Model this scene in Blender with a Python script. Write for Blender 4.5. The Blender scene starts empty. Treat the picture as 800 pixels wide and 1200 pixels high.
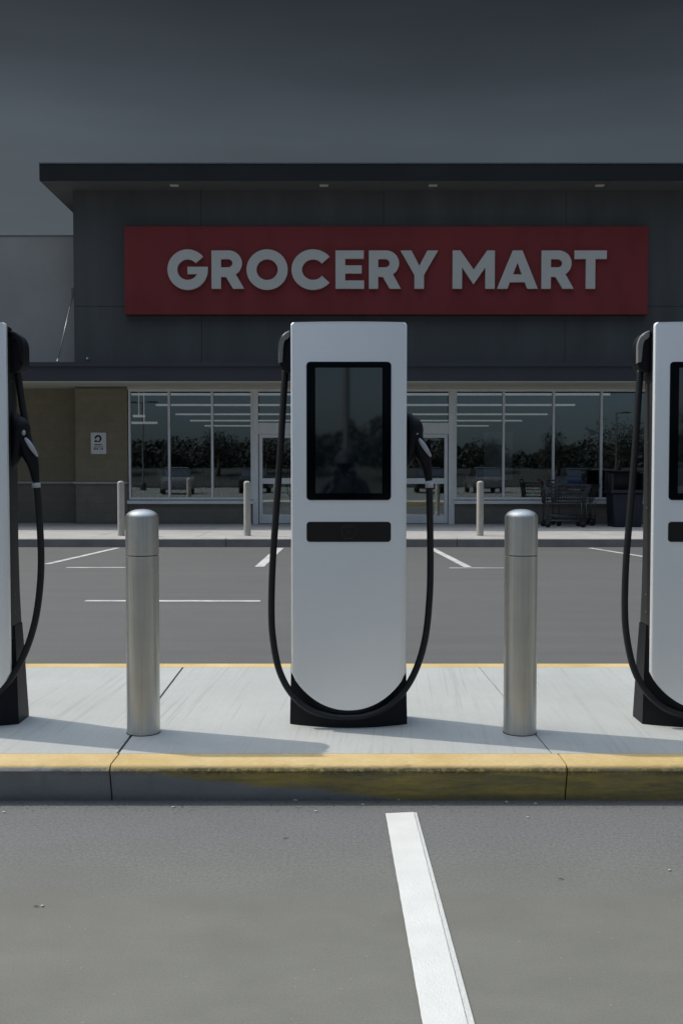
import bpy, bmesh, math, random
from mathutils import Vector, Matrix, noise as mnoise
random.seed(7)
R = math.radians
PI = math.pi
scene = bpy.context.scene
COL = scene.collection

# ------------------------------------------------------------------ camera
CAMZ = 1.32
F = 1197.0
PITCH = R(2.3)
cam_d = bpy.data.cameras.new('camera')
cam = bpy.data.objects.new('camera', cam_d)
COL.objects.link(cam)
cam.location = (0, 0, CAMZ)
cam.rotation_euler = (R(90) - PITCH, 0, 0)
cam_d.sensor_fit = 'VERTICAL'
cam_d.sensor_height = 36
cam_d.lens = 36 * F / 1200
cam_d.clip_start = 0.05
cam_d.clip_end = 1500
scene.camera = cam


def ray(px, py):
    u = (px - 400) / F
    v = (600 - py) / F
    return Vector((u, math.cos(PITCH) + v * math.sin(PITCH), -math.sin(PITCH) + v * math.cos(PITCH)))


def P(px, py, Y):
    r = ray(px, py)
    t = Y / r.y
    return Vector((r.x * t, Y, CAMZ + r.z * t))


def G(px, py, z=0.0):
    r = ray(px, py)
    t = (z - CAMZ) / r.z
    return Vector((r.x * t, r.y * t, z))


# ------------------------------------------------------------------ materials
def new_mat(name):
    m = bpy.data.materials.new(name)
    m.use_nodes = True
    nt = m.node_tree
    return m, nt, nt.nodes, nt.links, nt.nodes['Principled BSDF']


def mat(name, col, rough=0.6, metal=0.0, var=0.12, scale=6.0, bump=0.0, bscale=60.0,
        stretch=(1, 1, 1), ior=1.45, rvar=0.0, coat=0.0):
    m, nt, N, L, b = new_mat(name)
    tc = N.new('ShaderNodeTexCoord')
    mp = N.new('ShaderNodeMapping')
    mp.inputs['Scale'].default_value = stretch
    L.new(tc.outputs['Object'], mp.inputs['Vector'])
    nz = N.new('ShaderNodeTexNoise')
    nz.inputs['Scale'].default_value = scale
    nz.inputs['Detail'].default_value = 6
    nz.inputs['Roughness'].default_value = 0.6
    L.new(mp.outputs['Vector'], nz.inputs['Vector'])
    mr = N.new('ShaderNodeMapRange')
    mr.inputs['From Min'].default_value = 0.3
    mr.inputs['From Max'].default_value = 0.7
    mr.inputs['To Min'].default_value = 1 - var
    mr.inputs['To Max'].default_value = 1 + var
    L.new(nz.outputs['Fac'], mr.inputs['Value'])
    mx = N.new('ShaderNodeVectorMath')
    mx.operation = 'SCALE'
    mx.inputs[0].default_value = col
    L.new(mr.outputs['Result'], mx.inputs['Scale'])
    L.new(mx.outputs['Vector'], b.inputs['Base Color'])
    b.inputs['Roughness'].default_value = rough
    b.inputs['Metallic'].default_value = metal
    b.inputs['IOR'].default_value = ior
    b.inputs['Coat Weight'].default_value = coat
    if rvar:
        r2 = N.new('ShaderNodeMapRange')
        r2.inputs['From Min'].default_value = 0.3
        r2.inputs['From Max'].default_value = 0.7
        r2.inputs['To Min'].default_value = rough - rvar
        r2.inputs['To Max'].default_value = rough + rvar
        L.new(nz.outputs['Fac'], r2.inputs['Value'])
        L.new(r2.outputs['Result'], b.inputs['Roughness'])
    if bump:
        n2 = N.new('ShaderNodeTexNoise')
        n2.inputs['Scale'].default_value = bscale
        n2.inputs['Detail'].default_value = 4
        L.new(mp.outputs['Vector'], n2.inputs['Vector'])
        bp = N.new('ShaderNodeBump')
        bp.inputs['Strength'].default_value = bump
        bp.inputs['Distance'].default_value = 0.01
        L.new(n2.outputs['Fac'], bp.inputs['Height'])
        L.new(bp.outputs['Normal'], b.inputs['Normal'])
    return m


def math_node(N, L, op, a, b=None, clamp=False):
    n = N.new('ShaderNodeMath')
    n.operation = op
    n.use_clamp = clamp
    for i, v in enumerate((a, b)):
        if v is None:
            continue
        if isinstance(v, (int, float)):
            n.inputs[i].default_value = v
        else:
            L.new(v, n.inputs[i])
    return n.outputs[0]


def noise_node(N, L, vec, scale, detail=5, rough=0.6, stretch=None):
    if stretch:
        mp = N.new('ShaderNodeMapping')
        mp.inputs['Scale'].default_value = stretch
        L.new(vec, mp.inputs['Vector'])
        vec = mp.outputs['Vector']
    n = N.new('ShaderNodeTexNoise')
    n.inputs['Scale'].default_value = scale
    n.inputs['Detail'].default_value = detail
    n.inputs['Roughness'].default_value = rough
    L.new(vec, n.inputs['Vector'])
    return n.outputs['Fac']


def ramp(N, L, fac, stops):
    r = N.new('ShaderNodeValToRGB')
    els = r.color_ramp.elements
    while len(els) < len(stops):
        els.new(0.5)
    for e, (p, c) in zip(els, stops):
        e.position = p
        e.color = (c[0], c[1], c[2], 1) if not isinstance(c, (int, float)) else (c, c, c, 1)
    L.new(fac, r.inputs['Fac'])
    return r.outputs['Color']


def mixc(N, L, fac, a, b, mode='MIX'):
    n = N.new('ShaderNodeMix')
    n.data_type = 'RGBA'
    n.blend_type = mode
    for s, v in ((n.inputs[0], fac), (n.inputs[6], a), (n.inputs[7], b)):
        if isinstance(v, (int, float)):
            s.default_value = v
        elif isinstance(v, tuple):
            s.default_value = (v[0], v[1], v[2], 1)
        else:
            L.new(v, s)
    return n.outputs[2]


YK = G(400, 938, 0).y            # kerb face foot


def asphalt_mat():
    m, nt, N, L, b = new_mat('asphalt')
    tc = N.new('ShaderNodeTexCoord').outputs['Object']
    big = noise_node(N, L, tc, 0.35, 4, 0.55, (1, 2.0, 1))
    mid = noise_node(N, L, tc, 2.6, 6, 0.65, (1, 1.6, 1))
    fine = noise_node(N, L, tc, 150, 3, 0.7)
    c1 = ramp(N, L, big, [(0.3, (.139, .137, .118)), (0.7, (.165, .163, .142))])
    c2 = ramp(N, L, mid, [(0.25, 0.86), (0.75, 1.1)])
    c3 = ramp(N, L, fine, [(0.3, 0.87), (0.5, 1.0), (0.72, 1.13)])
    c = mixc(N, L, 1.0, c1, c2, 'MULTIPLY')
    c = mixc(N, L, 1.0, c, c3, 'MULTIPLY')
    # pale stone chips
    v = N.new('ShaderNodeTexVoronoi')
    v.inputs['Scale'].default_value = 42
    L.new(tc, v.inputs['Vector'])
    sp = math_node(N, L, 'LESS_THAN', v.outputs['Distance'], 0.085)
    rnd = N.new('ShaderNodeSeparateColor')
    L.new(v.outputs['Color'], rnd.inputs[0])
    sel = math_node(N, L, 'GREATER_THAN', rnd.outputs[0], 0.90)
    c = mixc(N, L, math_node(N, L, 'MULTIPLY', sp, sel), c, (.30, .29, .27))
    # hairline cracks
    vc = N.new('ShaderNodeTexVoronoi')
    vc.feature = 'DISTANCE_TO_EDGE'
    vc.inputs['Scale'].default_value = 0.28
    wv = N.new('ShaderNodeVectorMath')
    wv.operation = 'ADD'
    nw = N.new('ShaderNodeTexNoise')
    nw.inputs['Scale'].default_value = 1.6
    nw.inputs['Detail'].default_value = 6
    L.new(tc, nw.inputs['Vector'])
    L.new(tc, wv.inputs[0])
    L.new(nw.outputs['Color'], wv.inputs[1])
    L.new(wv.outputs[0], vc.inputs['Vector'])
    cr = math_node(N, L, 'LESS_THAN', vc.outputs['Distance'], 0.0012)
    gate = math_node(N, L, 'GREATER_THAN', mid, 0.62)
    c = mixc(N, L, math_node(N, L, 'MULTIPLY', math_node(N, L, 'MULTIPLY', cr, gate), 0.6), c, (.05, .05, .05))
    # dark oil spots
    oil = noise_node(N, L, tc, 1.1, 3, 0.5)
    c = mixc(N, L, ramp(N, L, oil, [(0.64, 0.0), (0.78, 0.25)]), c, (.09, .088, .084))
    sg = N.new('ShaderNodeSeparateXYZ')
    L.new(tc, sg.inputs[0])
    gut = N.new('ShaderNodeMapRange')
    gut.inputs['From Min'].default_value = YK - .75
    gut.inputs['From Max'].default_value = YK - .05
    L.new(math_node(N, L, 'ADD', sg.outputs[1], math_node(N, L, 'MULTIPLY', mid, .5)), gut.inputs['Value'])
    coarse = ramp(N, L, noise_node(N, L, tc, 75, 3, .8), [(.36, .5), (.5, 1.0), (.66, 1.5)])
    c = mixc(N, L, gut.outputs['Result'], c, mixc(N, L, 1.0, c, coarse, 'MULTIPLY'))
    c = mixc(N, L, math_node(N, L, 'MULTIPLY', gut.outputs['Result'], .6), c, (.118, .123, .132))
    # the lane on the store side is laid in a darker mix
    sxyz = N.new('ShaderNodeSeparateXYZ')
    L.new(tc, sxyz.inputs[0])
    lane = math_node(N, L, 'GREATER_THAN', sxyz.outputs[1], 5.5)
    drag = noise_node(N, L, tc, 1.0, 5, .7, (.12, 3.2, 1))
    dcol = ramp(N, L, drag, [(.32, (.68, .67, .65)), (.5, (.745, .735, .71)), (.7, (.80, .79, .765))])
    c = mixc(N, L, lane, c, mixc(N, L, 1.0, c, dcol, 'MULTIPLY'))
    L.new(c, b.inputs['Base Color'])
    b.inputs['Roughness'].default_value = 0.82
    bp = N.new('ShaderNodeBump')
    bp.inputs['Strength'].default_value = 0.3
    bp.inputs['Distance'].default_value = 0.004
    L.new(noise_node(N, L, tc, 190, 3, 0.8), bp.inputs['Height'])
    L.new(bp.outputs['Normal'], b.inputs['Normal'])
    return m


def slab_mat():
    m, nt, N, L, b = new_mat('broomed_concrete')
    tc = N.new('ShaderNodeTexCoord').outputs['Object']
    big = noise_node(N, L, tc, 1.4, 5, 0.6)
    streak = noise_node(N, L, tc, 9.0, 5, 0.75, (6.0, .35, 1))
    fine = noise_node(N, L, tc, 130, 2, 0.6)
    c1 = ramp(N, L, big, [(0.3, (.378, .388, .370)), (0.7, (.438, .447, .426))])
    c = mixc(N, L, 1.0, c1, ramp(N, L, streak, [(0.3, 0.95), (0.5, 1.0), (0.7, 1.02)]), 'MULTIPLY')
    c = mixc(N, L, 1.0, c, ramp(N, L, fine, [(0.3, .95), (0.7, 1.04)]), 'MULTIPLY')
    # thin broom scratches, mostly on the left
    sx = N.new('ShaderNodeSeparateXYZ')
    L.new(tc, sx.inputs[0])
    sk = N.new('ShaderNodeMapping')
    sk.inputs['Rotation'].default_value = (0, 0, R(3.5))
    L.new(tc, sk.inputs['Vector'])
    scr = noise_node(N, L, sk.outputs['Vector'], 70.0, 1, 0.3, (1.0, .012, 1))
    sc = ramp(N, L, scr, [(0.34, 1.0), (0.39, 0.0)])
    gate = math_node(N, L, 'MULTIPLY', sc, ramp(N, L, noise_node(N, L, tc, 2.0, 2), [(0.40, 0.10), (0.6, 0.5)]))
    c = mixc(N, L, gate, c, (.30, .30, .29))
    # gum spots and faint water stains
    vg = N.new('ShaderNodeTexVoronoi')
    vg.inputs['Scale'].default_value = 2.6
    L.new(tc, vg.inputs['Vector'])
    sg = N.new('ShaderNodeSeparateColor')
    L.new(vg.outputs['Color'], sg.inputs[0])
    spot = math_node(N, L, 'MULTIPLY', math_node(N, L, 'LESS_THAN', vg.outputs['Distance'], .026),
                     math_node(N, L, 'GREATER_THAN', sg.outputs[1], .55))
    c = mixc(N, L, math_node(N, L, 'MULTIPLY', spot, .5), c, (.16, .16, .155))
    st = noise_node(N, L, tc, 3.1, 7, .7)
    c = mixc(N, L, ramp(N, L, st, [(.57, 0.0), (.62, .09), (.65, .03)]), c, (.27, .27, .255))
    L.new(c, b.inputs['Base Color'])
    b.inputs['Roughness'].default_value = 0.78
    bp = N.new('ShaderNodeBump')
    bp.inputs['Strength'].default_value = 0.25
    bp.inputs['Distance'].default_value = 0.003
    L.new(streak, bp.inputs['Height'])
    L.new(bp.outputs['Normal'], b.inputs['Normal'])
    return m


def kerb_mat(back=False):
    m, nt, N, L, b = new_mat('painted_kerb')
    tc = N.new('ShaderNodeTexCoord').outputs['Object']
    s = N.new('ShaderNodeSeparateXYZ')
    L.new(tc, s.inputs[0])
    X, Y, Z = s.outputs
    big = noise_node(N, L, tc, 3.0, 6, 0.6)
    fine = noise_node(N, L, tc, 55.0, 4, 0.7)
    conc = ramp(N, L, big, [(0.3, (.19, .197, .203)), (0.7, (.25, .257, .263))])
    paint = ramp(N, L, big, [(0.3, (.50, .35, .13)), (0.5, (.58, .42, .18)), (0.72, (.64, .49, .25))])
    dirty = ramp(N, L, noise_node(N, L, tc, 6, 8, 0.78, (0.45, 1, 3.2)), [(0.36, 1.0), (0.62, 0.0)])
    fp = mixc(N, L, math_node(N, L, 'MULTIPLY', dirty, 0.92), (.42, .32, .085), (.13, .125, .085))
    # front face paint: only above a height that falls from left to right
    n1 = noise_node(N, L, tc, 5.0, 5, 0.65, (1, 1, 3))
    h = math_node(N, L, 'ADD', math_node(N, L, 'MULTIPLY', X, -0.115), 0.028)
    h = math_node(N, L, 'ADD', h, math_node(N, L, 'MULTIPLY', math_node(N, L, 'SUBTRACT', n1, 0.5), 0.07))
    d = math_node(N, L, 'SUBTRACT', Z, h)
    fm = N.new('ShaderNodeMapRange')
    L.new(d, fm.inputs['Value'])
    fm.inputs['From Min'].default_value = -0.010
    fm.inputs['From Max'].default_value = 0.016
    face = mixc(N, L, fm.outputs['Result'], conc, fp)
    # chipped flakes of bare concrete in the painted face
    flk = ramp(N, L, noise_node(N, L, tc, 16, 8, .8, (.7, 1, 1.6)), [(.60, 0.0), (.64, .8)])
    face = mixc(N, L, flk, face, conc)
    # crumbled dark edge
    e = N.new('ShaderNodeMapRange')
    L.new(Z, e.inputs['Value'])
    e.inputs['From Min'].default_value = 0.108
    e.inputs['From Max'].default_value = 0.128
    eg = math_node(N, L, 'MULTIPLY', e.outputs['Result'], ramp(N, L, fine, [(0.40, 0.0), (0.52, 0.95)]))
    xg = ramp(N, L, noise_node(N, L, tc, 1.3, 2), [(0.38, 0.15), (0.55, 1.0)])
    face = mixc(N, L, math_node(N, L, 'MULTIPLY', eg, xg), face, (.075, .058, .018))
    # rubber scuffs and dirt along the gutter
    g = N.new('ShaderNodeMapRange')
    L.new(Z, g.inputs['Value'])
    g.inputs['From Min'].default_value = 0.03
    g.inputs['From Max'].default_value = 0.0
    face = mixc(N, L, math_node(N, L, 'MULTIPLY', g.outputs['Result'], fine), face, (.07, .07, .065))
    # top: painted
    wear = ramp(N, L, noise_node(N, L, tc, 24, 6, 0.8), [(0.29, 0.75), (0.37, 0.0)])
    top = mixc(N, L, wear, paint, (.42, .38, .30))
    top = mixc(N, L, 1.0, top, ramp(N, L, fine, [(0.3, .9), (0.7, 1.08)]), 'MULTIPLY')
    tsel = N.new('ShaderNodeMapRange')
    L.new(Z, tsel.inputs['Value'])
    tsel.inputs['From Min'].default_value = 0.136
    tsel.inputs['From Max'].default_value = 0.146
    c = mixc(N, L, tsel.outputs['Result'], face, top)
    L.new(c, b.inputs['Base Color'])
    b.inputs['Roughness'].default_value = 0.7
    bp = N.new('ShaderNodeBump')
    bp.inputs['Strength'].default_value = 0.5
    bp.inputs['Distance'].default_value = 0.006
    L.new(fine, bp.inputs['Height'])
    L.new(bp.outputs['Normal'], b.inputs['Normal'])
    return m


def brick_mat(name, c1, c2, mortar, w, h, bump=0.4):
    m, nt, N, L, b = new_mat(name)
    tc = N.new('ShaderNodeTexCoord').outputs['Object']
    s = N.new('ShaderNodeSeparateXYZ')
    L.new(tc, s.inputs[0])
    cb = N.new('ShaderNodeCombineXYZ')
    L.new(s.outputs[0], cb.inputs[0])
    L.new(s.outputs[2], cb.inputs[1])
    t = N.new('ShaderNodeTexBrick')
    L.new(cb.outputs[0], t.inputs['Vector'])
    t.inputs['Scale'].default_value = 1.0
    t.inputs['Brick Width'].default_value = w
    t.inputs['Row Height'].default_value = h
    t.inputs['Mortar Size'].default_value = 0.006
    t.inputs['Color1'].default_value = (*c1, 1)
    t.inputs['Color2'].default_value = (*c2, 1)
    t.inputs['Mortar'].default_value = (*mortar, 1)
    n = noise_node(N, L, tc, 5, 6, 0.65)
    c = mixc(N, L, 1.0, t.outputs['Color'], ramp(N, L, n, [(0.3, .90), (0.7, 1.10)]), 'MULTIPLY')
    L.new(c, b.inputs['Base Color'])
    b.inputs['Roughness'].default_value = 0.85
    return m


def metal_mat(name, col, rough):
    """brushed stainless: very fine vertical brushing"""
    m, nt, N, L, b = new_mat(name)
    tc = N.new('ShaderNodeTexCoord').outputs['Object']
    st = noise_node(N, L, tc, 1.0, 4, 0.7, (150, 150, 1.2))
    sm = noise_node(N, L, tc, 6.0, 5, 0.6)
    c = mixc(N, L, 1.0, (col[0], col[1], col[2]), ramp(N, L, st, [(0.3, .84), (0.7, 1.08)]), 'MULTIPLY')
    c = mixc(N, L, 1.0, c, ramp(N, L, sm, [(0.3, .92), (0.7, 1.05)]), 'MULTIPLY')
    L.new(c, b.inputs['Base Color'])
    b.inputs['Metallic'].default_value = 1.0
    r = N.new('ShaderNodeMapRange')
    L.new(st, r.inputs['Value'])
    r.inputs['To Min'].default_value = rough - .06
    r.inputs['To Max'].default_value = rough + .08
    L.new(r.outputs['Result'], b.inputs['Roughness'])
    bp = N.new('ShaderNodeBump')
    bp.inputs['Strength'].default_value = 0.08
    bp.inputs['Distance'].default_value = 0.002
    L.new(st, bp.inputs['Height'])
    L.new(bp.outputs['Normal'], b.inputs['Normal'])
    return m


def glass_mat(name, tint=(0.82, 0.84, 0.86), ior=2.7):
    m = bpy.data.materials.new(name)
    m.use_nodes = True
    nt = m.node_tree
    N, L = nt.nodes, nt.links
    N.clear()
    out = N.new('ShaderNodeOutputMaterial')
    tr = N.new('ShaderNodeBsdfTransparent')
    tr.inputs['Color'].default_value = (*tint, 1)
    gl = N.new('ShaderNodeBsdfGlossy')
    gl.inputs['Roughness'].default_value = 0.012
    gl.inputs['Color'].default_value = (.86, .95, 1, 1)
    tc = N.new('ShaderNodeTexCoord').outputs['Object']
    bp = N.new('ShaderNodeBump')
    bp.inputs['Strength'].default_value = 0.05
    bp.inputs['Distance'].default_value = 0.01
    L.new(noise_node(N, L, tc, 1.2, 1), bp.inputs['Height'])
    L.new(bp.outputs['Normal'], gl.inputs['Normal'])
    fr = N.new('ShaderNodeFresnel')
    fr.inputs['IOR'].default_value = ior
    mx = N.new('ShaderNodeMixShader')
    L.new(fr.outputs[0], mx.inputs[0])
    L.new(tr.outputs[0], mx.inputs[1])
    L.new(gl.outputs[0], mx.inputs[2])
    L.new(mx.outputs[0], out.inputs['Surface'])
    return m


def emit_mat(name, col, strength):
    m, nt, N, L, b = new_mat(name)
    tc = N.new('ShaderNodeTexCoord').outputs['Object']
    c = mixc(N, L, 1.0, col, ramp(N, L, noise_node(N, L, tc, 2.0, 2), [(0.3, .9), (0.7, 1.05)]), 'MULTIPLY')
    L.new(c, b.inputs['Base Color'])
    L.new(c, b.inputs['Emission Color'])
    b.inputs['Emission Strength'].default_value = strength
    return m


M = dict(
    asphalt=asphalt_mat(),
    slab=slab_mat(),
    kerb=kerb_mat(),
    walk=mat('sidewalk_concrete', (.40, .385, .36), .8, var=.12, scale=2.0, bump=.2, bscale=90),
    kerbgrey=mat('grey_kerb', (.165, .163, .155), .85, var=.18, scale=3.0, bump=.4, bscale=60),
    joint=mat('joint_filler', (.02, .02, .021), .9),
    white=mat('road_paint', (.64, .64, .61), .62, var=.05, scale=9, bump=.25, bscale=160),
    white_old=mat('old_road_paint', (.56, .56, .53), .7, var=.06, scale=30, bump=.4, bscale=140),
    white_far=mat('worn_road_paint', (.50, .50, .48), .7, var=.3, scale=5),
    panel=mat('white_powder_coat', (.88, .905, .93), .43, metal=.42, var=.015, scale=2, bump=.02, bscale=500),
    black=mat('black_casing', (.005, .0065, .010), .5, var=.25, scale=4, bump=.05, bscale=300, ior=1.3),
    dark_side=mat('dark_grey_side_cladding', (.018, .019, .019), .5, var=.15, scale=5, bump=.05, bscale=200),
    rubber=mat('cable_rubber', (.007, .008, .011), .5, var=.2, scale=8, bump=.08, bscale=200),
    bezel=mat('screen_glass_bezel', (.001, .002, .004), .08, var=.1, ior=1.25, scale=3),
    display=mat('display_glass', (.002, .008, .012), .03, var=.1, ior=2.6, scale=2),
    reader=mat('card_reader_plastic', (.004, .005, .005), .35, var=.2, scale=6),
    emblem=mat('engraved_line', (.05, .052, .052), .5),
    holder=mat('grey_holder_trim', (.17, .175, .18), .4, var=.1, scale=10),
    label=mat('pale_grip_inlay', (.40, .42, .45), .45, var=.08, scale=40),
    steel=metal_mat('brushed_stainless', (.62, .61, .575), .43),
    post=mat('painted_post', (.40, .385, .35), .6, var=.1, scale=8),
    wall=mat('charcoal_cladding', (.092, .098, .102), .65, var=.16, scale=1.6, stretch=(1, 1, .16), bump=.05, bscale=50, ior=1.3),
    fascia=mat('roof_fascia', (.022, .026, .028), .5, var=.1, scale=1, ior=1.3),
    soffit=mat('soffit_board', (.12, .125, .128), .7, var=.06, scale=1.5),
    flashing=mat('metal_flashing', (.20, .21, .22), .4, metal=.6),
    wing=mat('grey_stucco', (.34, .34, .335), .85, var=.07, scale=1.2, bump=.2, bscale=120),
    canopy=mat('canopy_fascia', (.038, .043, .054), .5, var=.08, scale=1.5),
    cansoff=mat('canopy_soffit', (.43, .415, .36), .7, var=.06, scale=2),
    tan=brick_mat('tan_block', (.19, .168, .118), (.176, .156, .11), (.158, .142, .102), .40, .20),
    brown=brick_mat('brown_block', (.152, .143, .122), (.14, .131, .113), (.122, .115, .10), .40, .20),
    ledge=mat('cast_ledge', (.34, .34, .32), .7, var=.1, scale=6),
    red=mat('red_sign_face', (.215, .036, .039), .55, var=.12, scale=1.3, stretch=(1, 1, .35), ior=1.3),
    letter=mat('sign_letter', (.56, .565, .54), .5, var=.03, scale=3, ior=1.3),
    alu=mat('anodised_frame', (.64, .665, .69), .42, metal=.25, var=.07, scale=3),
    glass=glass_mat('storefront_glass'),
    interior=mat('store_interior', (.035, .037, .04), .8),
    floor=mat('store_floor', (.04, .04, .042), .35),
    strip=emit_mat('lit_tube', (1.0, .97, .95), .26),
    lamp=emit_mat('recessed_lamp', (.40, .39, .37), .08),
    sign=mat('wall_sign_white', (.55, .57, .60), .5, var=.08, scale=20),
    ink=mat('sign_ink', (.012, .012, .014), .6),
    wire=mat('cart_wire', (.075, .078, .082), .35, metal=.7),
    tyre=mat('caster_rubber', (.012, .012, .012), .7),
    bin=mat('navy_plastic', (.010, .013, .022), .5, var=.15, scale=5),
    cartred=mat('cart_handle_plastic', (.10, .015, .015), .45),
    leaf=mat('foliage', (.014, .018, .012), .8, var=.3, scale=1.3),
    bark=mat('bark', (.09, .07, .05), .9, var=.3, scale=12, bump=.5, bscale=40),
    grass=mat('grass', (.018, .020, .014), .9, var=.4, scale=3),
    car_white=mat('silver_car_paint', (.17, .175, .18), .25, var=.02, coat=.6),
    car_blue=mat('blue_car_paint', (.02, .035, .08), .25, var=.02, coat=.6),
    car_black=mat('black_car_paint', (.01, .01, .011), .25, var=.02, coat=.6),
    car_grey=mat('grey_car_paint', (.12, .12, .125), .25, var=.02, coat=.6),
    carglass=mat('car_glass', (.01, .012, .014), .05, var=.05),
    paper=mat('paper_poster', (.75, .78, .80), .7, var=.04, scale=5),
    goods_a=mat('packaged_goods_pale', (.50, .48, .45), .6, var=.5, scale=9),
    goods_b=mat('packaged_goods_dark', (.06, .07, .10), .6, var=.6, scale=9),
    skin=mat('skin', (.35, .2, .14), .5),
    cloth=mat('dark_hoodie', (.02, .022, .03), .9, var=.15, scale=30, bump=.3, bscale=80),
    dark_face=mat('darkened_face', (.03, .03, .035), .8),  # face blackened in its colour, standing in for silhouette shade; no mask worn
    jeans=mat('jeans', (.03, .04, .07), .9, var=.15, scale=30),
    chip=mat('pale_grit', (.45, .44, .42), .8),
    twig=mat('dry_twig', (.03, .027, .022), .9),
)


# ------------------------------------------------------------------ helpers
class MB:
    def __init__(self):
        self.bm = bmesh.new()
        self.mi = 0

    def _mi(self, faces):
        for f in faces:
            f.material_index = self.mi

    def box(self, x0, x1, y0, y1, z0, z1, bev=0.0, seg=2):
        if x0 > x1: x0, x1 = x1, x0
        if y0 > y1: y0, y1 = y1, y0
        if z0 > z1: z0, z1 = z1, z0
        vs = [self.bm.verts.new((x, y, z)) for x in (x0, x1) for y in (y0, y1) for z in (z0, z1)]
        idx = [(0, 1, 3, 2), (4, 6, 7, 5), (0, 4, 5, 1), (2, 3, 7, 6), (0, 2, 6, 4), (1, 5, 7, 3)]
        fs = [self.bm.faces.new([vs[i] for i in f]) for f in idx]
        self._mi(fs)
        if bev:
            es = list({e for f in fs for e in f.edges})
            r = bmesh.ops.bevel(self.bm, geom=es, offset=bev, segments=seg, profile=.5, affect='EDGES')
            self._mi(r['faces'])
        return self

    def prism(self, pts, axis, a, b, bev=0.0, seg=2):
        """pts 2-D outline; axis 'y' -> pts are (x,z) extruded from y=a to y=b, 'x' -> (y,z), 'z' -> (x,y)"""
        def mk(p, t):
            if axis == 'y': return (p[0], t, p[1])
            if axis == 'x': return (t, p[0], p[1])
            return (p[0], p[1], t)
        va = [self.bm.verts.new(mk(p, a)) for p in pts]
        vb = [self.bm.verts.new(mk(p, b)) for p in pts]
        n = len(pts)
        fs = [self.bm.faces.new(va), self.bm.faces.new(vb[::-1])]
        cap = list(fs)
        for i in range(n):
            j = (i + 1) % n
            fs.append(self.bm.faces.new((va[j], va[i], vb[i], vb[j])))
        self._mi(fs)
        if bev:
            es = list(cap[0].edges)
            r = bmesh.ops.bevel(self.bm, geom=es, offset=bev, segments=seg, profile=.5, affect='EDGES')
            self._mi(r['faces'])
        return self

    def tube(self, pts, rad, n=12, caps=True, flat=1.0):
        """sweep a circle along pts; rad may be a list; flat squashes it along the world Y side"""
        pts = [Vector(p) for p in pts]
        if not isinstance(rad, (list, tuple)):
            rad = [rad] * len(pts)
        rings = []
        t0 = (pts[1] - pts[0]).normalized()
        ref = Vector((0, 1, 0)) if abs(t0.y) < .9 else Vector((1, 0, 0))
        for i, p in enumerate(pts):
            a = pts[max(i - 1, 0)]
            c = pts[min(i + 1, len(pts) - 1)]
            t = (c - a).normalized()
            s = t.cross(ref)
            if s.length < 1e-4:
                s = t.cross(Vector((0, 0, 1)))
            s.normalize()
            u = s.cross(t).normalized()
            ref = u
            rings.append([self.bm.verts.new(p + s * math.cos(2 * PI * k / n) * rad[i]
                                            + u * math.sin(2 * PI * k / n) * rad[i] * flat) for k in range(n)])
        fs = []
        for a, c in zip(rings, rings[1:]):
            for k in range(n):
                fs.append(self.bm.faces.new((a[k], a[(k + 1) % n], c[(k + 1) % n], c[k])))
        if caps:
            fs.append(self.bm.faces.new(rings[0][::-1]))
            fs.append(self.bm.faces.new(rings[-1]))
        for f in fs:
            f.smooth = True
        self._mi(fs)
        return self

    def lathe(self, prof, cx=0, cy=0, n=48):
        rings = []
        for r, z in prof:
            if r < 1e-5:
                rings.append([self.bm.verts.new((cx, cy, z))])
            else:
                rings.append([self.bm.verts.new((cx + r * math.cos(2 * PI * k / n), cy + r * math.sin(2 * PI * k / n), z))
                              for k in range(n)])
        fs = []
        for a, c in zip(rings, rings[1:]):
            for k in range(n):
                k2 = (k + 1) % n
                if len(a) == 1:
                    fs.append(self.bm.faces.new((a[0], c[k2], c[k])))
                elif len(c) == 1:
                    fs.append(self.bm.faces.new((a[k], a[k2], c[0])))
                else:
                    fs.append(self.bm.faces.new((a[k], a[k2], c[k2], c[k])))
        for f in fs:
            f.smooth = True
        self._mi(fs)
        return self

    def build(self, name, material, parent=None, loc=None, smooth_angle=None):
        bmesh.ops.recalc_face_normals(self.bm, faces=self.bm.faces[:])
        me = bpy.data.meshes.new(name)
        self.bm.to_mesh(me)
        self.bm.free()
        for mm in (material if isinstance(material, (list, tuple)) else [material]):
            me.materials.append(mm)
        if smooth_angle:
            for p in me.polygons:
                p.use_smooth = True
            me.set_sharp_from_angle(angle=R(smooth_angle))
        o = bpy.data.objects.new(name, me)
        COL.objects.link(o)
        if parent:
            o.parent = parent
        if loc:
            o.location = loc
        return o


def tag(o, label, cat, group=None, kind=None):
    o['label'] = label
    o['category'] = cat
    if group: o['group'] = group
    if kind: o['kind'] = kind
    return o


def struct(o, kind='structure'):
    o['kind'] = kind
    return o


def empty(name, loc=(0, 0, 0), rz=0):
    e = bpy.data.objects.new(name, None)
    e.empty_display_size = .2
    e.location = loc
    e.rotation_euler = (0, 0, rz)
    COL.objects.link(e)
    return e


def copy_tree(o, parent=None):
    c = o.copy()
    COL.objects.link(c)
    c.parent = parent
    for ch in [x for x in list(COL.objects) if x.parent == o]:
        copy_tree(ch, c)
    return c


def rrect(x0, x1, z0, z1, r, n=6):
    pts = []
    for cx, cz, a0 in ((x1 - r, z1 - r, 0), (x0 + r, z1 - r, 90), (x0 + r, z0 + r, 180), (x1 - r, z0 + r, 270)):
        for k in range(n + 1):
            a = R(a0 + 90 * k / n)
            pts.append((cx + r * math.cos(a), cz + r * math.sin(a)))
    return pts


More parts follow.
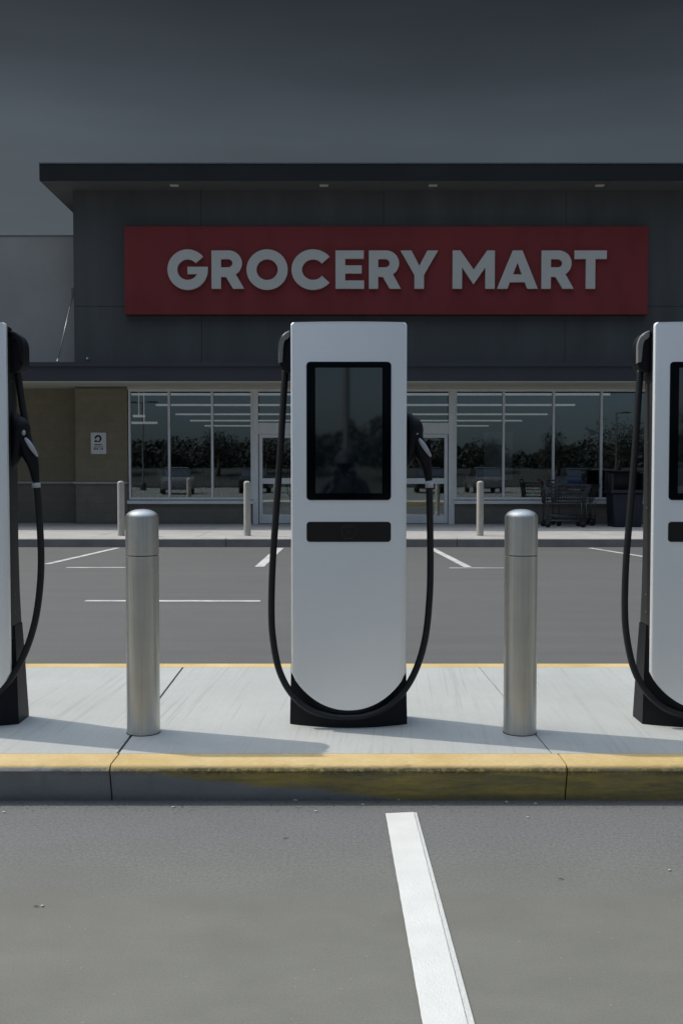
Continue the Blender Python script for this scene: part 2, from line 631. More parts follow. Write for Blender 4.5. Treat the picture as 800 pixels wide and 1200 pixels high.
def spline(pts, per=8):
    """Catmull-Rom through pts"""
    pts = [Vector(p) for p in pts]
    out = []
    for i in range(len(pts) - 1):
        p0 = pts[max(i - 1, 0)]; p1 = pts[i]; p2 = pts[i + 1]; p3 = pts[min(i + 2, len(pts) - 1)]
        for k in range(per):
            t = k / per
            out.append(0.5 * ((2 * p1) + (-p0 + p2) * t + (2 * p0 - 5 * p1 + 4 * p2 - p3) * t * t
                              + (-p0 + 3 * p1 - 3 * p2 + p3) * t ** 3))
    out.append(pts[-1])
    return out


# ------------------------------------------------------------------ ground
YK = G(400, 938, 0).y            # kerb face foot
Y_TOPF = G(400, 896.5, .15).y    # outer top edge of the kerb
Y_SLF = G(400, 883, .15).y       # kerb / slab line
Y_SLB = G(400, 782, .15).y
Y_BK = G(400, 777, .15).y
g = MB()
g.bm.faces.new([g.bm.verts.new(p) for p in ((-220, -220, 0), (220, -220, 0), (220, 220, 0), (-220, 220, 0))])
struct(g.build('parking_lot', M['asphalt']))

# charger island: slabs between joints, each joint a real gap over a dark filler
XL, XR = -9.0, 9.0
js = [(G(138, 883, .15).x, G(214.5, 782, .15).x), (G(646, 883, .15).x, G(561, 782, .15).x)]
js = [(js[0][0] - 2.45, js[0][1] - 2.45), *js, (js[1][0] + 2.4, js[1][1] + 2.4)]
isl = MB()
edges = [(XL, XL)] + js + [(XR, XR)]
gp = [.005, .006, .003, .005]
for i, (a, b) in enumerate(zip(edges, edges[1:])):
    ga = gp[i - 1] if i > 0 else 0
    gb = gp[i] if i < 4 else 0
    isl.prism([(a[0] + ga, Y_SLF), (b[0] - gb, Y_SLF), (b[1] - gb, Y_SLB), (a[1] + ga, Y_SLB)], 'z', .15, .02)
struct(isl.build('charging_island', M['slab']))
f_ = MB().box(XL + .05, XR - .05, Y_SLF + .02, Y_SLB - .02, .01, .138)
struct(f_.build('joint_filler', M['joint']))
kj = [G(131, 915, .08).x, G(662, 915, .08).x]
kj = [kj[0] - 2.45, *kj, kj[1] + 2.4]
kb = MB()
ke = [XL] + kj + [XR]
yk0 = YK
for i, (a, b) in enumerate(zip(ke, ke[1:])):
    prof = [(yk0, 0), (yk0 - .0, .02), (Y_TOPF - .012, .128)]
    for k in range(5):
        t = k / 4
        prof.append((Y_TOPF - .012 + .022 * t + 0, .128 + .022 * math.sin(t * PI / 2)))
    prof += [(Y_SLF - .002, .15), (Y_SLF - .002, 0)]
    # many cuts along x with a chipped, uneven arris
    n = max(2, int((b - a) / .02))
    rows = []
    x0, x1 = a + .003, b - .003
    for q in range(n + 1):
        x = x0 + (x1 - x0) * q / n
        chip = mnoise.noise(Vector((x * 9, 1.3, 0))) * .0016 + max(0, mnoise.noise(Vector((x * 31, 7, 0))) - .2) * .012
        rows.append([kb.bm.verts.new((x, y + (chip if 2 <= j <= 6 else 0), z - (chip * .5 if 3 <= j <= 6 else 0)))
                     for j, (y, z) in enumerate(prof)])
    for r0, r1 in zip(rows, rows[1:]):
        for j in range(len(prof) - 1):
            kb.bm.faces.new((r0[j], r1[j], r1[j + 1], r0[j + 1]))
    kb.bm.faces.new(rows[0])
    kb.bm.faces.new(rows[-1][::-1])
struct(kb.build('island_kerb', M['kerb'], smooth_angle=40))
kb = MB()
kb.prism([(Y_SLB + .002, 0), (Y_SLB + .002, .15), (Y_BK - .02, .15), (Y_BK, .13), (Y_BK + .02, 0)], 'x', XL, XR)
struct(kb.build('island_back_kerb', M['kerb']))

# store sidewalk
Y_SW = G(400, 631, .15).y
YW = 22.5
sw = MB()
jx = [-30 + 1.83 * i for i in range(34)]
for a, b in zip(jx, jx[1:]):
    sw.box(a + .004, b - .004, Y_SW + .17, 24.0, .0, .15)
struct(sw.build('sidewalk', M['walk']))
sw = MB()
for i in range(16):
    a = -30 + 4 * i
    sw.prism([(Y_SW - .02, 0), (Y_SW, .135), (Y_SW + .015, .15), (Y_SW + .166, .15), (Y_SW + .166, 0)], 'x', a + .005, a + 3.995)
o = sw.build('sidewalk_kerb', [M['kerbgrey'], M['walk']])
for p in o.data.polygons:
    if p.normal.z > .7:
        p.material_index = 1
struct(o)


# painted lines (each a sheet above the asphalt)
def line(name, pix, z, material):
    m = MB()
    pts = [G(x, y, z) for x, y in pix]
    m.bm.faces.new([m.bm.verts.new(p) for p in pts])
    return struct(m.build(name, material))


def far_line(p, q, w=.10):
    a = G(*p, .004); b = G(*q, .004)
    d = (b - a).normalized()
    s = Vector((-d.y, d.x, 0)) * w / 2
    m = MB()
    m.bm.faces.new([m.bm.verts.new(v) for v in (a - s, b - s, b + s, a + s)])
    return struct(m.build('painted_bay_line', M['white_far']))


# near stripe: crisp new coat over an old one, ends extended under the camera
def ext(a, b, t):
    return a + (b - a) * t


old_l, old_r = G(453, 953, .004), G(488, 952, .004)
old_l2, old_r2 = G(496, 1200, .004), G(556, 1200, .004)
m = MB()
m.bm.faces.new([m.bm.verts.new(v) for v in (old_l, old_r, ext(old_r, old_r2, 3), ext(old_l, old_l2, 3))])
struct(m.build('parking_stripe_underlayer', M['white_old']))
nl, nr = G(451.5, 953, .008), G(484.5, 951.5, .008)
nl2, nr2 = G(495, 1200, .008), G(547.5, 1200, .008)
m = MB()
rows = []
nseg = 160
for k in range(nseg + 1):
    t = 3.0 * k / nseg
    a = ext(nl, nl2, t); b = ext(nr, nr2, t)
    j = mnoise.noise(Vector((t * 70, 0, 0))) * .0014
    j2 = mnoise.noise(Vector((t * 64, 5, 0))) * .0014
    rows.append((m.bm.verts.new(a + Vector((j, 0, 0))), m.bm.verts.new(b + Vector((j2, 0, 0)))))
for a, b in zip(rows, rows[1:]):
    m.bm.faces.new((a[0], a[1], b[1], b[0]))
struct(m.build('parking_stripe', M['white']))

far_line((100, 704), (305, 704.2), .11)
far_line((78, 665), (170, 665), .09)
far_line((55, 661), (138, 642), .10)
far_line((304, 664), (328, 642), .13)
far_line((505, 642.5), (548, 664.5), .11)
far_line((526, 665.5), (604, 665.5), .07)
far_line((690, 642), (790, 658), .09)

# grit and twigs on the asphalt
for (x, y, k) in ((43, 1062, 't'), (50, 1061, 'c'), (335, 982, 't'), (657, 1030, 't'), (593, 939, 'c'),
                  (627, 941, 'c'), (618, 957, 'c'), (5, 951, 'c'), (203, 945, 'c'), (370, 950, 'c'), (467, 936.5, 'c'),
                  (784, 1019, 'c'), (425, 942, 'c'), (346, 937, 'c')):
    c = G(x, y + 1.5, 0)
    m = MB()
    if k == 't':
        a = random.uniform(-.3, .3); l = .009
        m.tube([c + Vector((-l * math.cos(a), -l * math.sin(a), .004)), c + Vector((0, 0, .005)),
                c + Vector((l * math.cos(a), l * math.sin(a), .003))], [.0008, .0015, .0007], 6)
        tag(m.build('twig', M['twig']), 'small dark dry twig lying on the asphalt', 'twig', 'bits of litter on the asphalt')
    else:
        bmesh.ops.create_icosphere(m.bm, subdivisions=1, radius=.007, matrix=Matrix.Translation(c + Vector((0, 0, .003)))
                                   @ Matrix.Diagonal((random.uniform(.8, 1.6), .8, .5, 1)))
        tag(m.build('pebble', M['chip']), 'small pale pebble lying near the kerb', 'pebble', 'bits of litter on the asphalt')

grit = MB()
for k in range(2600):
    x = random.uniform(-2.3, 2.3)
    y = YK - .004 - abs(random.gauss(0, .06))
    s = random.uniform(.001, .0032)
    v = [grit.bm.verts.new((x + s * math.cos(a), y + s * math.sin(a), 0.0005)) for a in (0.3, 2.4, 4.5)]
    t = grit.bm.verts.new((x, y, s * 1.1))
    for i in range(3):
        grit.bm.faces.new((v[i], v[(i + 1) % 3], t))
struct(grit.build('gutter_grit', M['kerbgrey']), 'stuff')


# ------------------------------------------------------------------ bollards
def steel_bollard(px, label):
    c = G(px, 863, .15)
    rad = 19.6 * c.y / F
    c.x *= (c.y + rad) / c.y
    c.y += rad
    e = empty('steel_bollard', c)
    H = P(px, 596.5, c.y).z - .15
    zs = H - .205          # seam
    zd = H - .038          # dome spring
    m = MB().lathe([(rad, 0.0), (rad, zs - .003), (rad - .003, zs - .001)])
    m.build('tube', M['steel'], e, smooth_angle=30)
    prof = [(rad - .003, zs + .001), (rad, zs + .003), (rad, zd)]
    for k in range(1, 11):
        a = PI / 2 * k / 10
        prof.append((rad * math.cos(a) ** .92 if k < 10 else 0, zd + .038 * math.sin(a)))
    MB().lathe(prof).build('cap', M['steel'], e, smooth_angle=30)
    MB().lathe([(rad + .002, 0), (rad + .002, .002), (rad - .002, .004)]).build('base_seal', M['black'], e)
    return tag(e, label, 'bollard', 'stainless bollards on the charging island')


steel_bollard(168.5, 'brushed steel bollard left of the middle charger, over the black slab joint')
steel_bollard(608.5, 'brushed steel bollard between the middle charger and the right charger')


def post(px, label):
    c = G(px, 628, .15)
    rad = 4.1 * c.y / F
    c.y += rad
    H = P(px, 563.5, c.y).z - .15
    prof = [(rad, 0), (rad, H - .04)] + [(rad * math.cos(PI / 2 * k / 6), H - .04 + .04 * math.sin(PI / 2 * k / 6)) for k in range(1, 7)]
    prof[-1] = (0, H)
    o = MB().lathe(prof, n=24).build('pipe_bollard', M['post'], None, c)
    return tag(o, label, 'bollard', 'pale pipe bollards on the store sidewalk')


post(141.5, 'pale pipe bollard on the sidewalk in front of the tan block wall')
post(289.5, 'pale pipe bollard on the sidewalk just left of the left door')
post(562.5, 'pale pipe bollard on the sidewalk in front of the window with the poster')

# ------------------------------------------------------------------ chargers
YP, YB0, YB1 = 4.60, 4.70, 4.86      # panel face, body front, body back
PC = P(408.5, 600, YP).x
PW = (P(476, 600, YP).x - P(341, 600, YP).x) / 2      # half width
PTOP = P(408, 377.5, YP).z
PBOT = P(408, 832.5, YP).z
PSIDE = P(408, 788, YP).z
BASE_Z = .15


def outline_panel(hw, top, side, bot, rt=.014, n=28):
    pts = []
    for k in range(7):
        a = R(90 * k / 6)
        pts.append((hw - rt + rt * math.cos(a), top - rt + rt * math.sin(a)))
    for k in range(1, 8):      # slightly bowed top
        t = k / 8
        pts.append(((hw - rt) * (1 - 2 * t), top + .003 * math.sin(PI * t)))
    for k in range(7):
        a = R(90 + 90 * k / 6)
        pts.append((-hw + rt + rt * math.cos(a), top - rt + rt * math.sin(a)))
    h = side - bot
    for k in range(n + 1):
        u = -1 + 2 * k / n
        # circular-ish bottom with soft shoulders
        z = bot + h * (1 - (1 - abs(u) ** 2.1) ** .80)
        pts.append((hw * u, z))
    return pts


def local(v, base):
    return Vector(v) - Vector(base)


def cable_mb(pix, ys, base, rad=.0155, per=8):
    pts = [local(P(x, y, Y), base) for (x, y), Y in zip(pix, ys)]
    return MB().tube(spline(pts, per), rad, 14)


def make_charger(base):
    e = empty('charging_station', base)
    zb = BASE_Z
    # front panel
    pts = outline_panel(PW, PTOP - zb, PSIDE - zb, PBOT - zb)
    yp = YP - base[1]
    m = MB()
    m.prism(pts, 'y', yp, yp + .024, bev=.007, seg=3)
    m.build('front_panel', M['panel'], e, smooth_angle=50)
    # black casing: body behind the panel, and a flared plinth
    yb0, yb1 = YB0 - base[1], YB1 - base[1]
    b = MB()
    T_ = PTOP - zb
    ybk = 4.755 - base[1]
    b.prism([(yp + .025, .40), (yp + .025, T_ - .010), (ybk - .05, T_ - .012), (ybk - .018, T_ - .03), (ybk, T_ - .07),
             (ybk, .82), (ybk + .012, .60), (ybk + .03, .46), (ybk + .045, .40)], 'x', -PW + .008, PW - .008, bev=.004)
    b.build('casing', M['black'], e, smooth_angle=40)
    s = MB()
    for sgn in (-1, 1):
        xo = sgn * (PW - .004); xi = sgn * (PW - .016)
        s.prism([(yp + .045, .46), (yp + .045, T_ - .06), (ybk - .03, T_ - .05), (ybk + .004, T_ - .09), (ybk + .004, .82),
                 (ybk + .016, .60), (ybk + .034, .46)], 'x', min(xo, xi), max(xo, xi), bev=.003)
    sco = s.build('side_cladding', M['dark_side'], e, smooth_angle=40)
    for sgn in (-1, 1):
        for zz in (.52, .60, 1.0, 1.30, 1.58):
            k_ = MB().tube([(sgn * (PW - .0045), yp + .10, zz), (sgn * (PW - .0022), yp + .10, zz)], .0035, 10)
            k_.build('screw', M['flashing'], sco)
    # plinth: bow fronted plan, flaring towards the foot
    hb = (P(475.5, 849, YB0).x - P(339, 849, YB0).x) / 2
    rows = []
    pl = MB()
    yfc = G(408, 853, .15).y - base[1]; yfs = G(340, 848.5, .15).y - base[1]
    for z, fl, bk in ((0.0, 0, .082), (.02, 0, .082), (.16, -.003, .066), (.30, -.006, .052), (.459, -.012, .036)):
        ring = []
        for k in range(13):
            u = -1 + 2 * k / 12
            ring.append(pl.bm.verts.new(((hb + fl) * u, yfc + (yfs - yfc) * abs(u) ** 2, z)))
        ring.append(pl.bm.verts.new((hb + fl, 4.755 - base[1] + bk, z)))
        ring.append(pl.bm.verts.new((-hb - fl, 4.755 - base[1] + bk, z)))
        rows.append(ring)
    for a, c in zip(rows, rows[1:]):
        for k in range(15):
            pl.bm.faces.new((a[k], a[(k + 1) % 15], c[(k + 1) % 15], c[k]))
    pl.bm.faces.new(rows[0][::-1]); pl.bm.faces.new(rows[-1])
    pl.build('plinth', M['black'], e, smooth_angle=30)
    # plinth seam / vents plates
    v = MB()
    for k in range(3):
        v.box(-hb + .03, hb - .03, yfc - .0, yfc + .02, .055 + .02 * k, .059 + .02 * k)
    # screen
    def pz(y): return P(408, y, YP).z - zb
    sx = .5 * (P(458.5, 500, YP).x - P(359.5, 500, YP).x)
    sc = MB().prism(rrect(-sx, sx, pz(586), pz(424), .016), 'y', yp - .003, yp + .01, bev=.002)
    so = sc.build('screen', M['bezel'], e)
    dx = sx - .040
    MB().prism(rrect(-dx, dx, pz(578), pz(431), .004), 'y', yp - .0045, yp - .002).build('display', M['display'], so)
    # card reader
    cr = MB().prism(rrect(-sx, sx, pz(635), pz(611.5), .014), 'y', yp - .002, yp + .01, bev=.0015)
    co = cr.build('card_reader', M['reader'], e)
    em = MB()
    cz = pz(623.2); r_ = .032
    oct_ = [(-.016, r_ * .9), (.016, r_ * .9), (r_, .018), (r_, -.006), (.012, -r_ * .95), (-.014, -r_ * .95), (-r_, -.008), (-r_, .018)]
    ring = [Vector((x, yp - .003, cz + z)) for x, z in oct_]
    em.tube(ring + [ring[0]], .0008, 6)
    for k in range(4):
        em.box(-.014 + .008 * k, -.010 + .008 * k, yp - .0035, yp - .001, cz + .019, cz + .0215)
    em.tube([(-.004, yp - .003, cz + .006), (0, yp - .003, cz - .004), (.008, yp - .003, cz - .004)], .0008, 5)
    em.build('contactless_emblem', M['emblem'], co)
    # small door gap line on the top
    return e


def holder(e, side):
    """rounded cable outlet near the top of one flank"""
    base = e.location
    zt = P(408, 391, 4.75).z - BASE_Z
    zb_ = P(408, 438, 4.75).z - BASE_Z
    y0, y1 = 4.655 - base[1], 4.765 - base[1]
    x0 = PW - .006
    w = .062
    h = zt - zb_
    out = [(x0, zt)]
    for k in range(9):
        a = R(82 - 82 * k / 8)
        out.append((x0 + w * math.cos(a) ** .9, zt - .075 + .075 * math.sin(a)))
    out += [(x0 + w, zb_ + .035), (x0 + w - .012, zb_ + .012), (x0 + w - .028, zb_), (x0, zb_ - .006)]
    pts = [(side * x, z) for x, z in out]
    h_ = MB().prism(pts, 'y', y0 + .018, y1, bev=.006, seg=3).build('cable_holder', M['black'], e, smooth_angle=40)
    # lighter rim round the outer edge
    rim_o, rim_i = [], []
    for k in range(9):
        a = R(80 - 80 * k / 8)
        rim_o.append((x0 + (w + .003) * math.cos(a) ** .9, zt - .075 + .078 * math.sin(a)))
        rim_i.append((x0 + (w - .018) * math.cos(a) ** .9, zt - .085 + .068 * math.sin(a)))
    rim_o.append((x0 + w + .003, zb_ + .04)); rim_i.append((x0 + w - .016, zb_ + .045))
    poly = [(side * x, z) for x, z in rim_o + rim_i[::-1]]
    if side < 0:
        MB().prism(poly, 'y', y0, y0 + .03, bev=.007, seg=3).build('rim', M['holder'], h_, smooth_angle=60)
    else:
        MB().prism(poly, 'y', y0 + .004, y0 + .03, bev=.007, seg=3).build('rim', M['black'], h_, smooth_angle=60)
    return h_


def connector(e, px0=0.0, pyo=0.0, band=True):
    """plug holstered on the right flank; pixels are those of the middle charger"""
    b = e.location
    Y = 4.705
    def q(x, y, Yq=Y): return local(P(x + px0, y + pyo, Yq), b)
    hol = MB()
    hol.tube(spline([q(474, 486), q(480, 495), q(482, 512), q(478, 535), q(472, 548)], 5),
             [.018 + .018 * math.sin(PI * (k / 20) ** .8) for k in range(21)], 14, flat=1.3)
    ho = hol.build('holster', M['black'], e)
    c = MB()
    path = spline([q(478, 492), q(484, 500), q(487, 512), q(491, 523), q(496, 535), q(499.5, 546), q(501, 555), q(502.3, 563.5)], 6)
    n = len(path)
    rr = []
    for k in range(n):
        t = k / (n - 1)
        r_ = .029 + .014 * math.exp(-((t - .16) / .12) ** 2) + .006 * math.exp(-((t - .5) / .14) ** 2) - .013 * max(0, t - .55) / .45
        rr.append(r_)
    c.tube(path, rr, 18, flat=1.15)
    # trigger guard
    c.tube(spline([q(482, 522), q(487, 530), q(492, 540), q(496, 550)], 5), .008, 10)
    cn = c.build('connector', M['black'], e)
    # pale inlay on the outer side of the grip
    lab = MB()
    pth = spline([q(489.5, 513, 4.678), q(494, 519, 4.668), q(499, 526.5, 4.668), q(504.5, 535, 4.678)], 8)
    nn = len(pth)
    lab.tube(pth, [.003 + .0085 * math.sin(PI * k / (nn - 1)) ** .7 for k in range(nn)], 12, flat=.9)
    lab.build('grip_inlay', M['label'], cn)
    sp = MB()
    bmesh.ops.create_uvsphere(sp.bm, u_segments=14, v_segments=10, radius=.010,
                              matrix=Matrix.Translation(q(488, 507, 4.668)) @ Matrix.Diagonal((.9, .6, 1.3, 1)))
    for f in sp.bm.faces: f.smooth = True
    sp.build('release_button', M['label'], cn)
    bd = MB()
    bd.tube([q(502.6, 565.8), q(502.75, 568.7), q(502.9, 571.6)], .0195, 20)
    bd.build('cable_tag', M['label'], cn)
    return cn


LOOP = [(334.5, 434), (332, 470), (328.5, 530), (323.5, 600), (319.5, 660), (318, 715), (320, 750), (327, 785), (341, 812),
        (362, 831), (388, 839.5), (408, 841), (428, 839), (452, 829), (474, 808), (489, 780), (498.5, 745), (503, 700),
        (504, 660), (503.5, 610), (502.5, 566)]
LY = [4.715, 4.71, 4.705, 4.70, 4.70, 4.69, 4.675, 4.655, 4.635, 4.62, 4.61, 4.605, 4.61, 4.62, 4.635, 4.655, 4.675, 4.69, 4.70, 4.70, 4.705]

base_mid = (PC, 4.75, BASE_Z)
ch = make_charger(base_mid)
holder(ch, -1)
connector(ch)
cable_mb(LOOP, LY, ch.location).build('charging_cable', M['rubber'], ch)
tag(ch, 'whole white charging station in the middle, its black screen above a card reader', 'EV charger',
    'white charging stations on the island')
# right charger: the same machine, cut by the picture edge
dxr = (P(761.5, 790, YP).x) - (P(341, 790, YP).x)
cr = copy_tree(ch)
cr.location.x += dxr
cr['label'] = 'white charging station at the right edge, grey rimmed cable holder on its left flank'
# left charger: cable outlet and plug both on its visible right flank
xl = P(12, 790, YP).x - PW
cl = make_charger((xl, 4.75, BASE_Z))
cl.location.x = xl
holder(cl, 1)
dpx = 12 - 476
shift = xl - PC


def lq(x, y, Y): return (x, y), Y


cn = connector(cl, px0=-460, pyo=0)
pix = [(21, 434), (25, 465), (31, 500), (38, 535), (43, 566), (46, 600), (48.5, 650), (47, 690), (41, 730), (30, 764), (15, 792),
       (-5, 815), (-28, 831), (-56, 838), (-90, 834), (-120, 815), (-140, 785), (-148, 740), (-150, 680), (-146, 600), (-140, 530), (-134, 470)]
ys = [4.73, 4.735, 4.735, 4.73, 4.705, 4.70, 4.70, 4.69, 4.675, 4.655, 4.635, 4.62, 4.61, 4.605, 4.61, 4.635, 4.66, 4.675, 4.69, 4.70, 4.705, 4.715]
cable_mb(pix, ys, cl.location).build('charging_cable', M['rubber'], cl)
tag(cl, 'white charging station at the left edge, black cable holder above a holstered plug', 'EV charger',
    'white charging stations on the island')


# ------------------------------------------------------------------ store
def wx(px, Y=YW): return P(px, 500, Y).x
def wz(py, Y=YW): return P(400, py, Y).z


store = empty('store_building', (0, YW, 0.15))
tag(store, 'dark grey flat roofed grocery store with lit windows behind the parking lot', 'store')
SL = Vector((0, YW, 0.15))


def sbuild(mb, name, material, parent=None, **k):
    """store parts are modelled in world space; keep their world position under the empty"""
    o = mb.build(name, material, parent or store, **k)
    o.matrix_parent_inverse = Matrix.Translation(-SL)
    if parent:
        o.matrix_parent_inverse = Matrix.Identity(4)
    return o


XWL = wx(88.5)                 # left corner of the tall block
XWR = 17.0
ZH = wz(455)                   # head of the openings
YE = 21.8
ZS = P(400, 211.5, YE).z       # soffit
ZRT = P(400, 190.5, YE).z
ZT0 = ZS
# tall wall made of cladding panels with open joints on a dark backing
m = MB()
xs = [XWL, wx(237), wx(449), wx(660.5), wx(872), XWR]
zs = [ZH, wz(359), ZS - .002]
for a, b in zip(xs, xs[1:]):
    for c, d in zip(zs, zs[1:]):
        m.box(a + (.004 if a != XWL else 0), b - .004, YW, YW + .04, c + .004, d - (.004 if d != zs[-1] else 0))
sbuild(m, 'upper_wall', M['wall'])
m = MB().box(XWL + .01, XWR, YW + .041, YW + .25, ZH + .002, ZS - .004)
sbuild(m, 'wall_backing', M['joint'])
# side and back of the tall block
m = MB()
m.box(XWL, XWL + .2, YW + .252, 64, 4.6, ZS - .004)
m.box(XWR - .2, XWR, YW + .252, 64, .15, ZS - .004)
m.box(-26, XWR, 64, 64.2, .15, ZS - .004)
sbuild(m, 'rear_wall', M['wall'])
# roof slab with a fascia and a flashing edge
XRL = P(46.5, 211, YE).x
m = MB().box(XRL, XWR + .6, YE, 64.6, ZS + .0, ZRT - .025)
ro = sbuild(m, 'roof', M['fascia'])
m = MB().box(XRL - .01, XWR + .61, YE - .012, 64.6, ZRT - .024, ZRT)
sbuild(m, 'flashing', M['flashing'], ro)
m = MB()
x = XRL + .02
while x < XWR:
    m.box(x, min(x + 2.4, XWR) - .006, YE + .02, YW - .003, ZS - .012, ZS - .001)
    x += 2.4
m.box(XRL + .02, XWL - .003, YW + .0, 64, ZS - .012, ZS - .001)
sbuild(m, 'soffit', M['soffit'], ro)
for px in (204.5, 379.5, 507, 702):
    c = P(px, 216, 22.12)
    o = MB().box(c.x - .09, c.x + .09, 22.05, 22.17, ZS - .030, ZS - .0125, bev=.004).build('recessed_lamp', M['lamp'], ro)
    o.matrix_parent_inverse = Matrix.Identity(4)
# left wing
YV = 23.0
ZV = P(40, 277, YV).z
m = MB()
m.box(-26, XWL - .003, YV, YV + .3, P(40, 440, YV).z, ZV)
sbuild(m, 'side_wing_wall', M['wing'])
m = MB().box(-26, XWL - .004, YV - .012, YV + .33, ZV + .001, ZV + .028)
sbuild(m, 'side_wing_coping', M['flashing'])
m = MB().box(-26, XWL - .004, YV + .331, 63.9, ZV - .6, ZV - .3)
sbuild(m, 'side_wing_roof', M['fascia'])
# lower walls: tan block above a ledge, brown block below
ZL = wz(564.5)
ZSILL = wz(590.5)
for name, mt, z0_, z1_ in (('tan_wall', 'tan', ZL + .002, ZH - .002), ('plinth_wall', 'brown', .15, ZL - .05)):
    sbuild(MB().box(wx(88.5), wx(149.5), YW, YW + .25, z0_, z1_), name, M[mt])
    sbuild(MB().box(-26, XWL - .003, YV, YV + .3, z0_, (P(40, 440, YV).z - .002) if mt == 'tan' else z1_), name, M[mt])
    sbuild(MB().box(wx(762), XWR, YW, YW + .25, z0_, z1_), name, M[mt])
sbuild(MB().box(wx(149.5) + .003, wx(301), YW + .02, YW + .25, .15, ZSILL - .003), 'plinth_wall', M['brown'])
sbuild(MB().box(wx(528.5), wx(762) - .003, YW + .02, YW + .25, .15, ZSILL - .003), 'plinth_wall', M['brown'])
sbuild(MB().box(wx(88.5) - .05, wx(149.5), YW - .045, YW + .1, ZL - .048, ZL, bev=.008), 'ledge', M['ledge'])
sbuild(MB().box(-26, XWL - .055, YV - .045, YV + .1, ZL - .048, ZL, bev=.008), 'ledge', M['ledge'])

# canopy along the front
YC = 21.05
zc1, zc0 = P(400, 424.5, YC).z, P(400, 446.8, YC).z
m = MB()
m.box(-26, XWR + 1, YC, YC + .06, zc0, zc1 - .09)
m.box(-26, XWR + 1, YC - .035, YC + .07, zc1 - .088, zc1)
m.box(-26, XWR + 1, YC + .071, YW - .003, zc1 - .10, zc1 - .03)
ca = sbuild(m, 'canopy', M['canopy'])
m = MB().box(-26, XWR + 1, YC + .062, YW - .005, zc0 + .01, zc0 + .05)
m.box(-26, XWL - .003, YW - .005, YV - .003, zc0 + .01, zc0 + .05)
m.box(-26, XWR + 1, YC - .006, YC + .07, zc0 - .012, zc0 - .001)
sbuild(m, 'canopy_soffit', M['cansoff'], ca)
# hanger rod with its bracket
a = P(86.5, 341, YV - .03); b = P(68.5, 421, YC + .35)
m = MB().tube([a, b], .014, 10)
m.tube([b, b + (b - a).normalized() * .12], .026, 10)
m.box(a.x - .05, a.x + .03, YV - .045, YV - .002, a.z - .11, a.z + .07)
rod = sbuild(m, 'hanger_rod', M['flashing'], ca)
m = MB()
c = P(103, 420.5, YW)
bmesh.ops.create_uvsphere(m.bm, u_segments=12, v_segments=8, radius=.028, matrix=Matrix.Translation((c.x, YW - .03, c.z)))
m.box(c.x - .012, c.x + .012, YW - .03, YW - .001, c.z - .012, c.z + .012)
sbuild(m, 'wall_sensor', M['sign'])


# windows
def window(xpx, ytop, ybot, sill, name='window', Yf=YW + .03):
    """xpx: outer edges and mullions in picture columns"""
    zt, zb = wz(ytop), wz(ybot)
    w = .045
    f = MB()
    f.box(wx(xpx[0]), wx(xpx[-1]), Yf - .02, Yf + .10, zt - .05, zt)
    f.box(wx(xpx[0]), wx(xpx[-1]), Yf - .02, Yf + .10, zb, zb + .05)
    for i, x in enumerate(xpx):
        c = wx(x)
        if i == 0: a, b = c, c + w
        elif i == len(xpx) - 1: a, b = c - w, c
        else: a, b = c - .024, c + .024
        f.box(a, b, Yf - .018, Yf + .098, zb + .052, zt - .052)
    fo = sbuild(f, name, M['alu'])
    for i in range(len(xpx) - 1):
        p = MB()
        p.box(wx(xpx[i]) + .02, wx(xpx[i + 1]) - .02, Yf + .035, Yf + .041, zb + .03, zt - .03)
        sbuild(p, 'pane', M['glass'], fo)
    if sill:
        s = MB().box(wx(xpx[0]) - .03, wx(xpx[-1]) + .03, YW - .06, Yf + .10, ZSILL, ZSILL + .075, bev=.006)
        sbuild(s, 'sill', M['alu'], fo)
    return fo


window([150.5, 198, 248.5, 296], 456, 585.5, True)
window([532.5, 590, 648.5, 704.5, 760], 456, 585.5, True)
# head flashing band between soffit and windows
m = MB().box(wx(149.5), wx(762), YW - .012, YW + .02, wz(456) + .001, ZH + .05)
sbuild(m, 'window_head', M['cansoff'])
# entrance screen: transom, pilasters and four door leaves
ent = MB()
ztr0, ztr1 = wz(495.5), wz(456)
ent.box(wx(296) + .002, wx(302.5), YW - .01, YW + .14, .15, ztr1)
ent.box(wx(525.5), wx(532.5) - .002, YW - .01, YW + .14, .15, ztr1)
ent.box(wx(302.5) + .001, wx(525.5) - .001, YW, YW + .14, wz(508.5), ztr0)
ent.box(wx(302.5) + .001, wx(525.5) - .001, YW, YW + .12, ztr1 - .05, ztr1)
for px in (358, 414, 470):
    ent.box(wx(px) - .03, wx(px) + .03, YW + .001, YW + .12, ztr0 + .001, ztr1 - .051)
eo = sbuild(ent, 'entrance_frame', M['alu'])
for a, b in ((302.5, 358), (358, 414), (414, 470), (470, 525.5)):
    p = MB().box(wx(a) + .02, wx(b) - .02, YW + .06, YW + .066, ztr0 + .001, ztr1 - .051)
    sbuild(p, 'transom_pane', M['glass'], eo)
